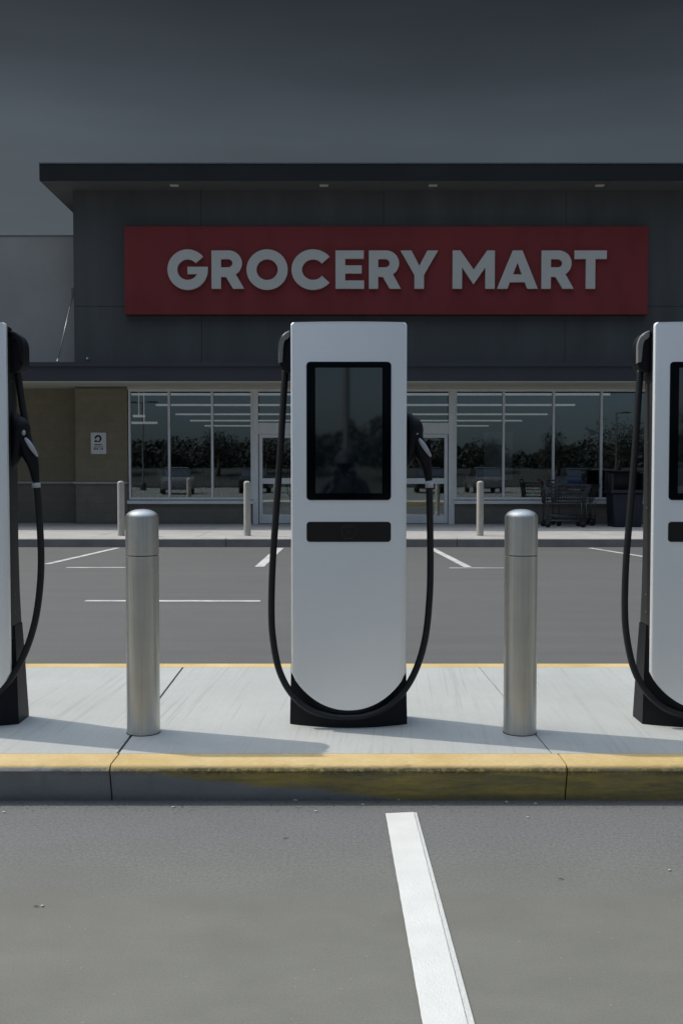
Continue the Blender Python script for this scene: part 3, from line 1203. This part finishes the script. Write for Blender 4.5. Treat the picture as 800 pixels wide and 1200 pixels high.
for a, b in ((303, 358), (358, 414), (414, 470), (470, 525)):
    x0, x1 = wx(a) + .006, wx(b) - .006
    zt = wz(508.5) - .006
    d = MB()
    st = .075
    d.box(x0, x0 + st, YW + .03, YW + .08, .165, zt)
    d.box(x1 - st, x1, YW + .03, YW + .08, .165, zt)
    d.box(x0 + st + .001, x1 - st - .001, YW + .03, YW + .08, zt - .075, zt)
    d.box(x0 + st + .001, x1 - st - .001, YW + .03, YW + .08, wz(567), wz(560.5))
    d.box(x0 + st + .001, x1 - st - .001, YW + .03, YW + .08, .165, wz(604))
    do = sbuild(d, 'door', M['alu'])
    p = MB().box(x0 + st - .01, x1 - st + .01, YW + .05, YW + .056, wz(604) - .01, wz(567) + .01)
    p.box(x0 + st - .01, x1 - st + .01, YW + .05, YW + .056, wz(560.5) - .01, zt - .07)
    sbuild(p, 'pane', M['glass'], do)
# interior shell
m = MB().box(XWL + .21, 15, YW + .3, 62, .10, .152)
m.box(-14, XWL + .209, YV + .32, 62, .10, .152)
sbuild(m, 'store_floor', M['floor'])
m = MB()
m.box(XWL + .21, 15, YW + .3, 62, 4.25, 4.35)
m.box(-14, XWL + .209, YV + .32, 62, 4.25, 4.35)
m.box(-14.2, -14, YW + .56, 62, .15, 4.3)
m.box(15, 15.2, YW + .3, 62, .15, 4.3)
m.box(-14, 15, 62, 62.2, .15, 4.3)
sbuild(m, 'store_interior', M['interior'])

# ceiling tube rows seen through the glass
for i, (Y, a, b) in enumerate(((34.6, 153, 714), (40.2, 183, 673), (46.8, 206, 641), (52.7, 223, 611), (58.7, 240, 572))):
    y = 552 - F * 2.6 / Y
    p0, p1 = P(a, y, Y), P(b, y, Y)
    o = MB().box(p0.x, p1.x, Y - .05, Y + .05, p0.z - .035, p0.z + .035)
    o = sbuild(o, 'ceiling_light', M['strip'])
for px, py, w in ((163, 487.5, 6.5), (169, 495.5, 15)):
    Y = 31
    p0 = P(px - w, py, Y); p1 = P(px + w, py, Y)
    m = MB().box(p0.x, p1.x, Y - .1, Y + .1, p0.z - .03, p0.z + .03)
    m.box((p0.x + p1.x) / 2 - .01, (p0.x + p1.x) / 2 + .01, Y - .01, Y + .01, p0.z + .031, 4.24)
    sbuild(m, 'pendant_light', M['strip'])

# posters inside the right and left windows
p0, p1 = P(567, 506, YW + .09), P(600, 562, YW + .09)
tag(MB().box(p0.x, p1.x, YW + .09, YW + .095, p1.z, p0.z).build('window_poster', M['paper']),
    'pale blank poster hanging inside the right window, behind the pipe bollard', 'poster')
p0, p1 = P(184.5, 550.5, YW + .5), P(199, 563.5, YW + .5)
tag(MB().box(p0.x, p1.x, YW + .5, YW + .505, p1.z, p0.z).build('window_notice', M['paper']),
    'small white notice low in the left window beside a mullion', 'notice')

# ------------------------------------------------------------------ store sign with raised letters
YS = YW - .16
sgn = empty('store_sign', (0, YS, 0))
sgn.location = (wx(452), YS, wz(317))
SG = sgn.location.copy()
x0, x1 = P(146, 317, YS).x, P(759, 317, YS).x
z0, z1 = P(450, 368.8, YS).z, P(450, 265, YS).z
m = MB().box(x0 - SG.x, x1 - SG.x, 0, .155, z0 - SG.z, z1 - SG.z, bev=.012)
m.build('sign_face', M['red'], sgn)
tag(sgn, 'long dark red sign panel with raised grey letters reading GROCERY MART', 'store sign')


def arc(cx, cy, r, a0, a1, n=24, ry=None):
    ry = ry or r
    return [(cx + r * math.cos(R(a0 + (a1 - a0) * k / n)), cy + ry * math.sin(R(a0 + (a1 - a0) * k / n))) for k in range(n + 1)]


def letter_R(w):
    return [[(0, 0), (0, 1), (.43, 1)] + arc(.45, .665, .34, 88, -58, 16, .335) + [(w, 0), (w - .29, 0), (.37, .31), (.245, .31), (.245, 0)],
            [(.245, .56), (.43, .56)] + arc(.43, .668, .115, -90, 90, 10, .108) + [(.245, .776)]]


LET = {
    'G': lambda w: [arc(.515, .5, .52, 40, 360 + 8, 40, .53)[:] + [(.51, .575), (.51, .385), (.76, .385)]
                    + arc(.515, .5, .268, 328, 40, 30, .268)],
    'R': letter_R,
    'O': lambda w: [arc(.52, .5, .525, 0, 354, 44, .53), arc(.52, .5, .272, 0, 354, 34, .272)],
    'C': lambda w: [arc(.52, .5, .525, 40, 320, 40, .53) + arc(.52, .5, .268, 323, 37, 30, .268)],
    'E': lambda w: [[(0, 0), (0, 1), (.71, 1), (.71, .785), (.245, .785), (.245, .61), (.66, .61), (.66, .40), (.245, .40),
                     (.245, .215), (.72, .215), (.72, 0)]],
    'Y': lambda w: [[(.36, 0), (.36, .36), (0, 1), (.28, 1), (.485, .60), (.69, 1), (.965, 1), (.605, .36), (.605, 0)]],
    'M': lambda w: [[(0, 0), (0, 1), (.20, 1), (.55, .50), (.90, 1), (1.10, 1), (1.10, 0), (.855, 0), (.855, .56), (.56, .13),
                     (.54, .13), (.245, .56), (.245, 0)]],
    'A': lambda w: [[(0, 0), (.405, 1), (.655, 1), (1.06, 0), (.79, 0), (.725, .17), (.335, .17), (.27, 0)],
                    [(.415, .375), (.645, .375), (.53, .68)]],
    'T': lambda w: [[(.305, 0), (.305, .78), (0, .78), (0, 1), (.85, 1), (.85, .78), (.55, .78), (.55, 0)]],
}


def letter_obj(ch, px0, px1, py0, py1, Y, parent, off, material, depth=.05, name='letter'):
    loops = LET[ch]((px1 - px0) / (py1 - py0))
    cu = bpy.data.curves.new(name, 'CURVE')
    cu.dimensions = '2D'
    cu.fill_mode = 'BOTH'
    cu.extrude = depth / 2
    xs_ = [p[0] for p in loops[0]]
    lo, hi = min(xs_), max(xs_)
    A = P(px0, py1, Y); B = P(px1, py0, Y)
    for lp in loops:
        s = cu.splines.new('POLY')
        s.points.add(len(lp) - 1)
        for i, (x, z) in enumerate(lp):
            s.points[i].co = ((x - lo) / (hi - lo) * (B.x - A.x), z * (B.z - A.z), 0, 1)
        s.use_cyclic_u = True
    tmp = bpy.data.objects.new('tmp', cu)
    COL.objects.link(tmp)
    dg = bpy.context.evaluated_depsgraph_get()
    me = bpy.data.meshes.new_from_object(tmp.evaluated_get(dg))
    bpy.data.objects.remove(tmp)
    me.materials.clear()
    me.materials.append(material)
    for p in me.polygons: p.use_smooth = False
    o = bpy.data.objects.new(name, me)
    COL.objects.link(o)
    o.parent = parent
    o.rotation_euler = (R(90), 0, 0)
    o.location = Vector((A.x, Y + depth / 2, A.z)) - off
    return o


for c, a, b in (('G', 196.5, 243.5), ('R', 248, 286), ('O', 289, 337), ('C', 341.5, 386), ('E', 393, 426.5), ('R', 432, 469.5),
                ('Y', 469, 513), ('M', 530, 579.5), ('A', 582, 630), ('R', 634, 672), ('T', 672.5, 710.5)):
    letter_obj(c, a, b, 293.5, 338.3, YS - .07, sgn, SG, M['letter'], .066)

# wall sign
p0, p1 = P(106.8, 507, YW), P(125, 532, YW)
ws = empty('wall_sign', ((p0.x + p1.x) / 2, YW, (p0.z + p1.z) / 2))
hw, hh = (p1.x - p0.x) / 2, (p0.z - p1.z) / 2
MB().prism(rrect(-hw, hw, -hh, hh, .015), 'y', -.012, -.002).build('sign_plate', M['sign'], ws)
m = MB()
rg = []
cx, cz = -.01, hh * .45
outer = arc(cx, cz, .078, -55, 185, 20); inner = arc(cx, cz, .036, 185, -55, 20)
m.prism(outer + inner, 'y', -.016, -.011)
m.box(cx - .075, cx - .022, -.016, -.011, cz - .08, cz - .035)
m.box(cx - .008, cx + .040, -.016, -.011, cz - .082, cz - .052)
m.box(cx - .085, cx + .085, -.016, -.011, cz - .145, cz - .125)
m.box(cx - .085, cx - .077, -.016, -.011, cz - .175, cz - .215)
for k in range(8):
    m.box(-.10 + .026 * k, -.084 + .026 * k, -.016, -.011, cz - .175, cz - .193 - .004 * (k % 2))
for k in range(6):
    if k != 3:
        m.box(-.105 + .036 * k, -.08 + .036 * k, -.016, -.011, cz - .215, cz - .245)
m.build('sign_print', M['ink'], ws)
tag(ws, 'small white sign with black P symbol on the tan block wall', 'sign')


# ------------------------------------------------------------------ shopping carts and bin
def shopping_cart(loc):
    e = empty('shopping_cart', loc)
    m = MB()
    L_ = .92
    for y in (-.24, .24):
        m.tube([(-.36, y, .12), (-.36, y, .50), (-.44, y, .95)], .012, 8)
        m.tube([(-.38, y, .14), (.44, y * .8, .14)], .012, 8)
        m.tube([(.34, y * .85, .12), (.34, y * .85, .52)], .012, 8)
        m.tube([(.44, y * .8, .08), (.44, y * .8, .52)], .011, 8)
        m.tube([(-.38, y, .26), (.42, y * .8, .20)], .009, 8)
    for x, y in ((-.36, .24), (.44, .192)):
        m.tube([(x, -y, .14), (x, y, .14)], .011, 8)
    for k in range(7):
        x = -.3 + .11 * k
        m.tube([(x, -.22, .145), (x, .22, .145)], .006, 6)
    m.build('frame', M['wire'], e)
    b = MB()
    for z, t in ((.50, 0), (.58, .25), (.66, .5), (.74, .7), (.82, .85), (.90, 1.0)):
        yb = .20 + .06 * t; xb = -.40; xf = .40 + .14 * t
        b.tube([(xb, -yb, z), (xf, -yb * .8, z - .03 * t), (xf, yb * .8, z - .03 * t), (xb, yb, z), (xb, -yb, z)], .0055 if 0 < t < 1 else .009, 6)
    for k in range(17):
        u = k / 16
        x0_, x1_ = -.40 + .80 * u, -.40 + .94 * u
        for s in (-1, 1):
            b.tube([(x0_, s * (.20 - .04 * u), .50), (x1_, s * (.26 - .05 * u), .90 - .03 * u)], .004, 5)
    for k in range(9):
        y = -.16 + .04 * k
        b.tube([(.40, y, .50), (.54, y * 1.25, .87)], .004, 5)
        b.tube([(-.40, y, .50), (-.40, y * 1.25, .90)], .004, 5)
        b.tube([(-.40, y * 1.1, .50), (.40, y, .50)], .004, 5)
    b.build('basket', M['wire'], e)
    MB().tube([(-.47, -.27, .97), (-.47, .27, .97)], .017, 10).build('handle', M['cartred'], e)
    for x, y in ((-.36, .24), (-.36, -.24), (.38, .2), (.38, -.2)):
        w = MB().tube([(x, y - .016, .06), (x, y + .016, .06)], .06, 18)
        w.tube([(x, y, .06), (x, y, .13)], .018, 8)
        w.build('wheel', M['tyre'], e)
    return e


cpos = P(660, 616, 21.6)
c1 = shopping_cart((P(659, 600, 21.35).x, 21.35, .15))
tag(c1, 'wire shopping cart nearest the parking lot, under the right window', 'shopping cart', 'shopping carts outside the store')
c2 = copy_tree(c1)
c2.location = (P(670, 600, 21.95).x, 21.95, .15)
c2.rotation_euler.z = R(4)
c2['label'] = 'wire shopping cart tucked behind the nearer one, close to the glass'
bx = P(731, 600, 21.5).x
tb = empty('trash_bin', (bx, 21.5, .15))
m = MB()
m.prism([(-.28, 0), (.28, 0), (.32, .70), (-.32, .70)], 'y', -.28, .28, bev=.03, seg=3)
m.build('bin_body', M['bin'], tb, smooth_angle=40)
m = MB()
m.box(-.37, .37, -.32, .32, .705, .78, bev=.02)
m.box(-.35, .35, .05, .30, .781, 1.16, bev=.03)
m.box(-.35, -.30, -.28, .049, .781, 1.12, bev=.01)
m.box(.30, .35, -.28, .049, .781, 1.12, bev=.01)
m.box(-.36, .36, -.32, .31, 1.161, 1.19, bev=.01)
m.build('bin_hood', M['bin'], tb, smooth_angle=40)
tag(tb, 'dark navy hooded trash bin beside the shopping carts', 'trash bin')

# ------------------------------------------------------------------ display racks behind the glass
rack_lab = ['low display rack of mixed goods behind the left pane of the left window',
            'low display rack of mixed goods behind the middle pane of the left window',
            'low display rack of mixed goods behind the right pane of the left window',
            'low display rack beside the poster in the right window',
            'low display rack behind the shopping carts in the right window',
            'tall display rack deep inside behind the right window']
for i, (px, Y, w, h) in enumerate(((172, 25.0, 1.1, .95), (222, 26.2, 1.3, 1.1), (272, 25.2, 1.2, .9), (560, 24.6, 1.2, 1.0),
                                   (627, 24.4, 1.6, 1.15), (690, 27.5, 2.2, 1.35))):
    e = empty('display_rack', (P(px, 560, Y).x, Y, .152))
    for x in (-w / 2, w / 2):
        for y in (-.22, .22):
            MB().box(x - .015, x + .015, y - .015, y + .015, 0, h).build('post', M['wire'], e)
    nsh = 3
    for k in range(nsh):
        z = .12 + (h - .22) * k / (nsh - 1)
        MB().box(-w / 2 + .018, w / 2 - .018, -.24, .24, z, z + .02).build('shelf', M['interior'], e)
    tag(e, rack_lab[i], 'display rack', 'display racks inside the store')
    for mt, nm in (('goods_a', 0), ('goods_b', 1)):
        m = MB()
        for k in range(nsh):
            z = .12 + (h - .22) * k / (nsh - 1) + .022
            x = -w / 2 + .04
            while x < w / 2 - .12:
                ww = random.uniform(.05, .13)
                if random.random() < .5:
                    m.box(x, x + ww - .008, -.2, random.uniform(-.02, .18), z, z + random.uniform(.1, .24))
                x += ww
        o = m.build('packaged_goods', M[mt], None, e.location)
        o['kind'] = 'stuff'

# ------------------------------------------------------------------ the far side of the lot (seen mirrored in glass)
bm_ = MB()
bm_.prism([(-220, 0.01), (-220, 2.6), (-70, 2.2), (-48, 1.5), (-36, .15), (-35.9, .01)], 'x', -220, 220)
struct(bm_.build('grass_bank', M['grass']))


def tree(loc, h, r, label, seed, leaves=2600):
    rnd = random.Random(seed)
    e = empty('bushy_tree', loc)
    m = MB()
    top = h * .75
    m.tube([(0, 0, -.1), (.05, 0, top * .35), (0, .05, top * .7), (.03, 0, top)], [.05 * h, .035 * h, .022 * h, .008 * h], 9)
    for k in range(7):
        a = rnd.uniform(0, 2 * PI); z = top * rnd.uniform(.35, .8)
        m.tube([(0, 0, z), (math.cos(a) * r * .4, math.sin(a) * r * .4, z + h * .12),
                (math.cos(a) * r * .75, math.sin(a) * r * .75, z + h * .17)], [.018 * h, .01 * h, .004 * h], 6)
    m.build('trunk', M['bark'], e)
    lm = MB()
    cl = []
    for k in range(16):
        a = rnd.uniform(0, 2 * PI); rr = r * rnd.uniform(0, .75) ** .6
        cl.append((math.cos(a) * rr, math.sin(a) * rr, h * rnd.uniform(.35, .88), r * rnd.uniform(.25, .5)))
    for k in range(leaves):
        c = rnd.choice(cl)
        d = Vector((rnd.gauss(0, 1), rnd.gauss(0, 1), rnd.gauss(0, .8))).normalized() * c[3] * rnd.uniform(.4, 1.05)
        p = Vector(c[:3]) + d
        if p.z < .15: continue
        s = rnd.uniform(.06, .13)
        n = Vector((rnd.gauss(0, 1), rnd.gauss(0, 1), rnd.gauss(0, 1))).normalized()
        t = n.orthogonal().normalized(); bt = n.cross(t)
        lm.bm.faces.new([lm.bm.verts.new(p + v) for v in (t * s, bt * s * .6, -t * s, -bt * s * .6)])
    lm.build('crown', M['leaf'], e)
    return tag(e, label, 'tree', 'trees on the bank across the lot')


for i, (x, h, r) in enumerate(((-24, 2.4, 1.8), (-19, 2.8, 2.0), (-14.5, 2.2, 1.6), (-10.5, 3.6, 2.4), (-6.5, 3.4, 2.2), (-2, 2.4, 2.0),
                               (3, 2.6, 2.2), (8, 2.4, 1.9), (13, 2.8, 2.2), (18.5, 3.4, 2.4), (24, 4.4, 3.0), (30, 3.2, 2.5))):
    tree((x, -42 - (i % 3) * 1.5, 1.0), h, r, 'bushy green tree on the grass bank across the parking lot, mirrored in the glass', i + 3)


tl = MB()
rt_ = random.Random(11)
for k in range(26000):
    x = rt_.uniform(-60, 60)
    hmax = 2.6 + 1.5 * mnoise.noise(Vector((x * .09, 0, 0))) + .8 * mnoise.noise(Vector((x * .35, 3, 0))) + .7 * mnoise.noise(Vector((x * 1.1, 3, 5)))
    p = Vector((x, -50 - rt_.uniform(0, 5), 1.2 + rt_.uniform(0, 1) * hmax))
    sz = rt_.uniform(.12, .28)
    n_ = Vector((rt_.gauss(0, 1), rt_.gauss(0, 1), rt_.gauss(0, 1))).normalized()
    t_ = n_.orthogonal().normalized(); b_ = n_.cross(t_)
    tl.bm.faces.new([tl.bm.verts.new(p + v) for v in (t_ * sz, b_ * sz * .7, -t_ * sz, -b_ * sz * .7)])
struct(tl.build('far_woods', M['leaf']), 'stuff')


def lamp_post(loc, h, heads, label):
    e = empty('lamp_post', loc)
    MB().lathe([(.22, 0), (.22, .5), (.2, .52), (.075, .54), (.05, h), (0, h)], n=16).build('pole', M['dark_side'], e)
    for s in heads:
        m = MB().tube([(0, 0, h - .05), (s * .5, 0, h + .02)], .03, 8)
        m.box(s * .45, s * 1.05, -.17, .17, h - .02, h + .07, bev=.02)
        m.build('lamp_head', M['dark_side'], e)
    return tag(e, label, 'lamp post', 'lamp posts across the lot')


lamp_post((-13.6, -25, 0), 6.0, (-1, 1), 'two headed lamp post mirrored in the left window')
lamp_post((21.2, -34, 0), 5.8, (1,), 'single headed lamp post mirrored in the right window')
lamp_post((.10, -12, 0), 7.5, (1,), 'lamp post right behind the camera, mirrored in the middle screen')


def car(loc, rz, paint, label):
    e = empty('parked_car', loc, rz)
    side = [(-2.25, .35), (-2.28, .62), (-2.2, .88), (-1.25, .98), (-1.15, .98), (1.55, 1.0), (2.1, .95), (2.22, .7), (2.2, .35),
            (1.85, .28), (1.75, .5), (1.45, .62), (1.15, .5), (1.05, .28), (-1.05, .28), (-1.15, .5), (-1.45, .62), (-1.75, .5), (-1.85, .28)]
    MB().prism(side, 'y', -.88, .88, bev=.06, seg=3).build('body', paint, e, smooth_angle=35)
    MB().prism([(-1.15, .99), (-.45, 1.42), (.1, 1.5), (1.0, 1.46), (1.75, 1.0)], 'y', -.76, .76, bev=.08, seg=3).build('cabin', M['carglass'], e, smooth_angle=35)
    MB().prism([(-.42, 1.46), (.1, 1.525), (.98, 1.48), (.95, 1.455), (-.40, 1.44)], 'y', -.66, .66, bev=.01).build('roof', paint, e)
    for x in (-1.45, 1.45):
        for y in (-.8, .8):
            MB().tube([(x, y - .1, .32), (x, y + .1, .32)], .32, 24).build('wheel', M['tyre'], e)
    for y in (-.62, .62):
        MB().box(-2.3, -2.2, y - .18, y + .18, .62, .76, bev=.03).build('headlight', M['sign'], e)
    return tag(e, label, 'car')


car((-9.6, -14.5, 0), R(78), M['car_white'], 'silver hatchback parked behind the camera, mirrored in the left window')
car((-15.0, -15.5, 0), R(82), M['car_blue'], 'dark blue hatchback parked behind the camera, left of the silver one')


car((-19.8, -16.2, 0), R(96), M['car_blue'], 'dark blue hatchback added behind the camera, far left of the row')  # from here on, cars added to darken the lot mirrored in the windows
car((-5.2, -16.8, 0), R(88), M['car_black'], 'black hatchback added behind the camera, right of the silver one')
car((5.4, -17.5, 0), R(92), M['car_black'], 'black hatchback added behind the camera, mirrored beside the poster')
car((8.7, -17.2, 0), R(87), M['car_grey'], 'grey hatchback added behind the camera, mirrored over the shopping carts')
car((14.2, -16.9, 0), R(93), M['car_blue'], 'dark blue hatchback added behind the camera, far right of the row')


# the photographer, mirrored in the middle screen
def skinned(name, verts, edges_, radii, material, parent=None, sub=2):
    me = bpy.data.meshes.new(name)
    me.from_pydata(verts, edges_, [])
    o = bpy.data.objects.new(name, me)
    COL.objects.link(o)
    md = o.modifiers.new('skin', 'SKIN')
    for i, r in enumerate(radii):
        o.data.skin_vertices[0].data[i].radius = (r, r * .8) if not isinstance(r, tuple) else r
    o.data.skin_vertices[0].data[0].use_root = True
    md.use_smooth_shade = True
    o.modifiers.new('sub', 'SUBSURF').levels = sub
    o.modifiers['sub'].render_levels = sub
    dg = bpy.context.evaluated_depsgraph_get()
    dg.update()
    m2 = bpy.data.meshes.new_from_object(o.evaluated_get(dg))
    bpy.data.objects.remove(o)
    m2.materials.clear(); m2.materials.append(material)
    for p in m2.polygons: p.use_smooth = True
    o = bpy.data.objects.new(name, m2)
    COL.objects.link(o)
    if parent: o.parent = parent
    return o


def person():
    V = [(0, 0, .78), (0, .01, .95), (0, .03, 1.12), (0, .05, 1.22), (0, .06, 1.28), (0, .085, 1.36), (0, .09, 1.44)]
    E = [(0, 1), (1, 2), (2, 3), (3, 4), (4, 5), (5, 6)]
    rr = [.135, .125, .15, .12, .055, .085, .07]
    for s in (-1, 1):
        b = len(V)
        V += [(s * .17, .04, 1.20), (s * .25, .06, .98), (s * .16, .26, 1.08), (s * .08, .33, 1.20)]
        E += [(3, b), (b, b + 1), (b + 1, b + 2), (b + 2, b + 3)]
        rr += [.07, .05, .038, .034]
        b = len(V)
        V += [(s * .10, 0, .70), (s * .13, .05, .42), (s * .14, 0, .09), (s * .15, .12, .05)]
        E += [(0, b), (b, b + 1), (b + 1, b + 2), (b + 2, b + 3)]
        rr += [.10, .068, .048, .045]
    o = skinned('person', V, E, rr, M['cloth'])
    return o


p_ = person()
p_.location = (.03, -.52, 0)
hd = MB()
bmesh.ops.create_uvsphere(hd.bm, u_segments=20, v_segments=14, radius=.105,
                          matrix=Matrix.Translation((0, .085, 1.40)) @ Matrix.Diagonal((.88, 1.02, 1.18, 1)))
for f in hd.bm.faces: f.smooth = True
hd.build('hood', M['cloth'], p_)
fc = MB()
bmesh.ops.create_uvsphere(fc.bm, u_segments=20, v_segments=14, radius=.08,
                          matrix=Matrix.Translation((0, .125, 1.385)) @ Matrix.Diagonal((.85, .95, 1.2, 1)))
bmesh.ops.create_uvsphere(fc.bm, u_segments=8, v_segments=6, radius=.016, matrix=Matrix.Translation((0, .205, 1.38)))
for f in fc.bm.faces: f.smooth = True
fc.build('face', M['dark_face'], p_)
for sx_ in (-1, 1):
    hm = MB()
    w_ = Vector((sx_ * .085, .345, 1.21))
    hm.tube([w_ + Vector((0, -.04, -.03)), w_, w_ + Vector((-sx_ * .012, .035, .045)), w_ + Vector((-sx_ * .014, .05, .085))],
            [.024, .026, .036, .030], 12, flat=.6)
    for k in range(4):
        b0 = w_ + Vector((-sx_ * (.012 - .0) + sx_ * (.026 - .017 * k), .055, .082 - .004 * abs(k - 1.3)))
        l_ = (.026, .031, .029, .022)[k]
        hm.tube([b0, b0 + Vector((-sx_ * .004, .016, l_)), b0 + Vector((-sx_ * .010, .010, l_ * 1.8)),
                 b0 + Vector((-sx_ * .016, -.006, l_ * 2.3))], [.009, .0085, .0078, .006], 8)
    hm.tube([w_ + Vector((-sx_ * .03, .02, .03)), w_ + Vector((-sx_ * .052, .01, .055)), w_ + Vector((-sx_ * .058, -.004, .082))],
            [.013, .011, .008], 8)
    hm.build('hand', M['cloth'], p_)  # hands also take dark cloth so the mirrored silhouette stays black
ph = MB().box(-.078, .078, -.0045, .0045, -.039, .039, bev=.003).build('phone', M['bezel'], None, (.03, -.12, 1.352))
tag(ph, 'black phone held up sideways by the photographer behind the camera', 'phone')
tag(p_, 'photographer in a dark hood behind the camera, mirrored in the middle screen', 'person')

# ------------------------------------------------------------------ light
SUN_AZ = Vector((-.952, .305, 0)).normalized()
EL = R(50.5)
to_sun = Vector((SUN_AZ.x * math.cos(EL), SUN_AZ.y * math.cos(EL), math.sin(EL)))
sd = bpy.data.lights.new('sun', 'SUN')
sd.energy = 2.6
sd.angle = R(.5)
sd.color = (1, .945, .85)
so_ = bpy.data.objects.new('sun', sd)
COL.objects.link(so_)
so_.rotation_euler = (-to_sun).to_track_quat('-Z', 'Y').to_euler()
so_.location = to_sun * 60

w = bpy.data.worlds.new('World')
scene.world = w
w.use_nodes = True
N, L = w.node_tree.nodes, w.node_tree.links
bg = N['Background']
sky = N.new('ShaderNodeTexSky')
sky.sky_type = 'NISHITA'
sky.sun_disc = False
sky.sun_elevation = EL
sky.sun_rotation = math.atan2(to_sun.x, to_sun.y)
sky.air_density = 1.2
sky.dust_density = 1.5
hs = N.new('ShaderNodeHueSaturation')
hs.inputs['Saturation'].default_value = 0.62
L.new(sky.outputs[0], hs.inputs['Color'])
tc = N.new('ShaderNodeTexCoord')
sp = N.new('ShaderNodeSeparateXYZ')
L.new(tc.outputs['Generated'], sp.inputs[0])
# made-up sky brightness: dimmed low on the store side, raised overhead for ambient light
front = ramp(N, L, sp.outputs[2], [(0.0, .15), (.10, .14), (.225, .122), (.30, .130), (.36, .083), (.42, .052), (.60, 1.2), (1.0, 3.0)])
back = ramp(N, L, sp.outputs[2], [(0.0, (.17, .205, .26)), (.25, (.16, .19, .24)), (.5, .42), (.75, 1.3), (1.0, 3.0)])
fy = N.new('ShaderNodeMapRange')
fy.inputs['From Min'].default_value = -.15
fy.inputs['From Max'].default_value = .35
L.new(sp.outputs[1], fy.inputs['Value'])
fac = mixc(N, L, fy.outputs['Result'], back, front)
cn_ = noise_node(N, L, tc.outputs['Generated'], 2.2, 5, .55, (1.2, 1.0, 6.0))
cl_ = ramp(N, L, cn_, [(.3, .88), (.7, 1.12)])
c = mixc(N, L, 1.0, hs.outputs[0], fac, 'MULTIPLY')
c = mixc(N, L, 1.0, c, (.985, 1.015, .985), 'MULTIPLY')
c = mixc(N, L, 1.0, c, cl_, 'MULTIPLY')
L.new(c, bg.inputs['Color'])
bg.inputs['Strength'].default_value = 0.15

scene.view_settings.view_transform = 'Standard'
scene.view_settings.look = 'None'
scene.view_settings.exposure = 0.0
scene.view_settings.gamma = 1.0
scene.view_settings.use_curve_mapping = False
scene.cycles.use_denoising = True
scene.cycles.max_bounces = 8
scene.cycles.transparent_max_bounces = 12
scene.cycles.sample_clamp_indirect = 4
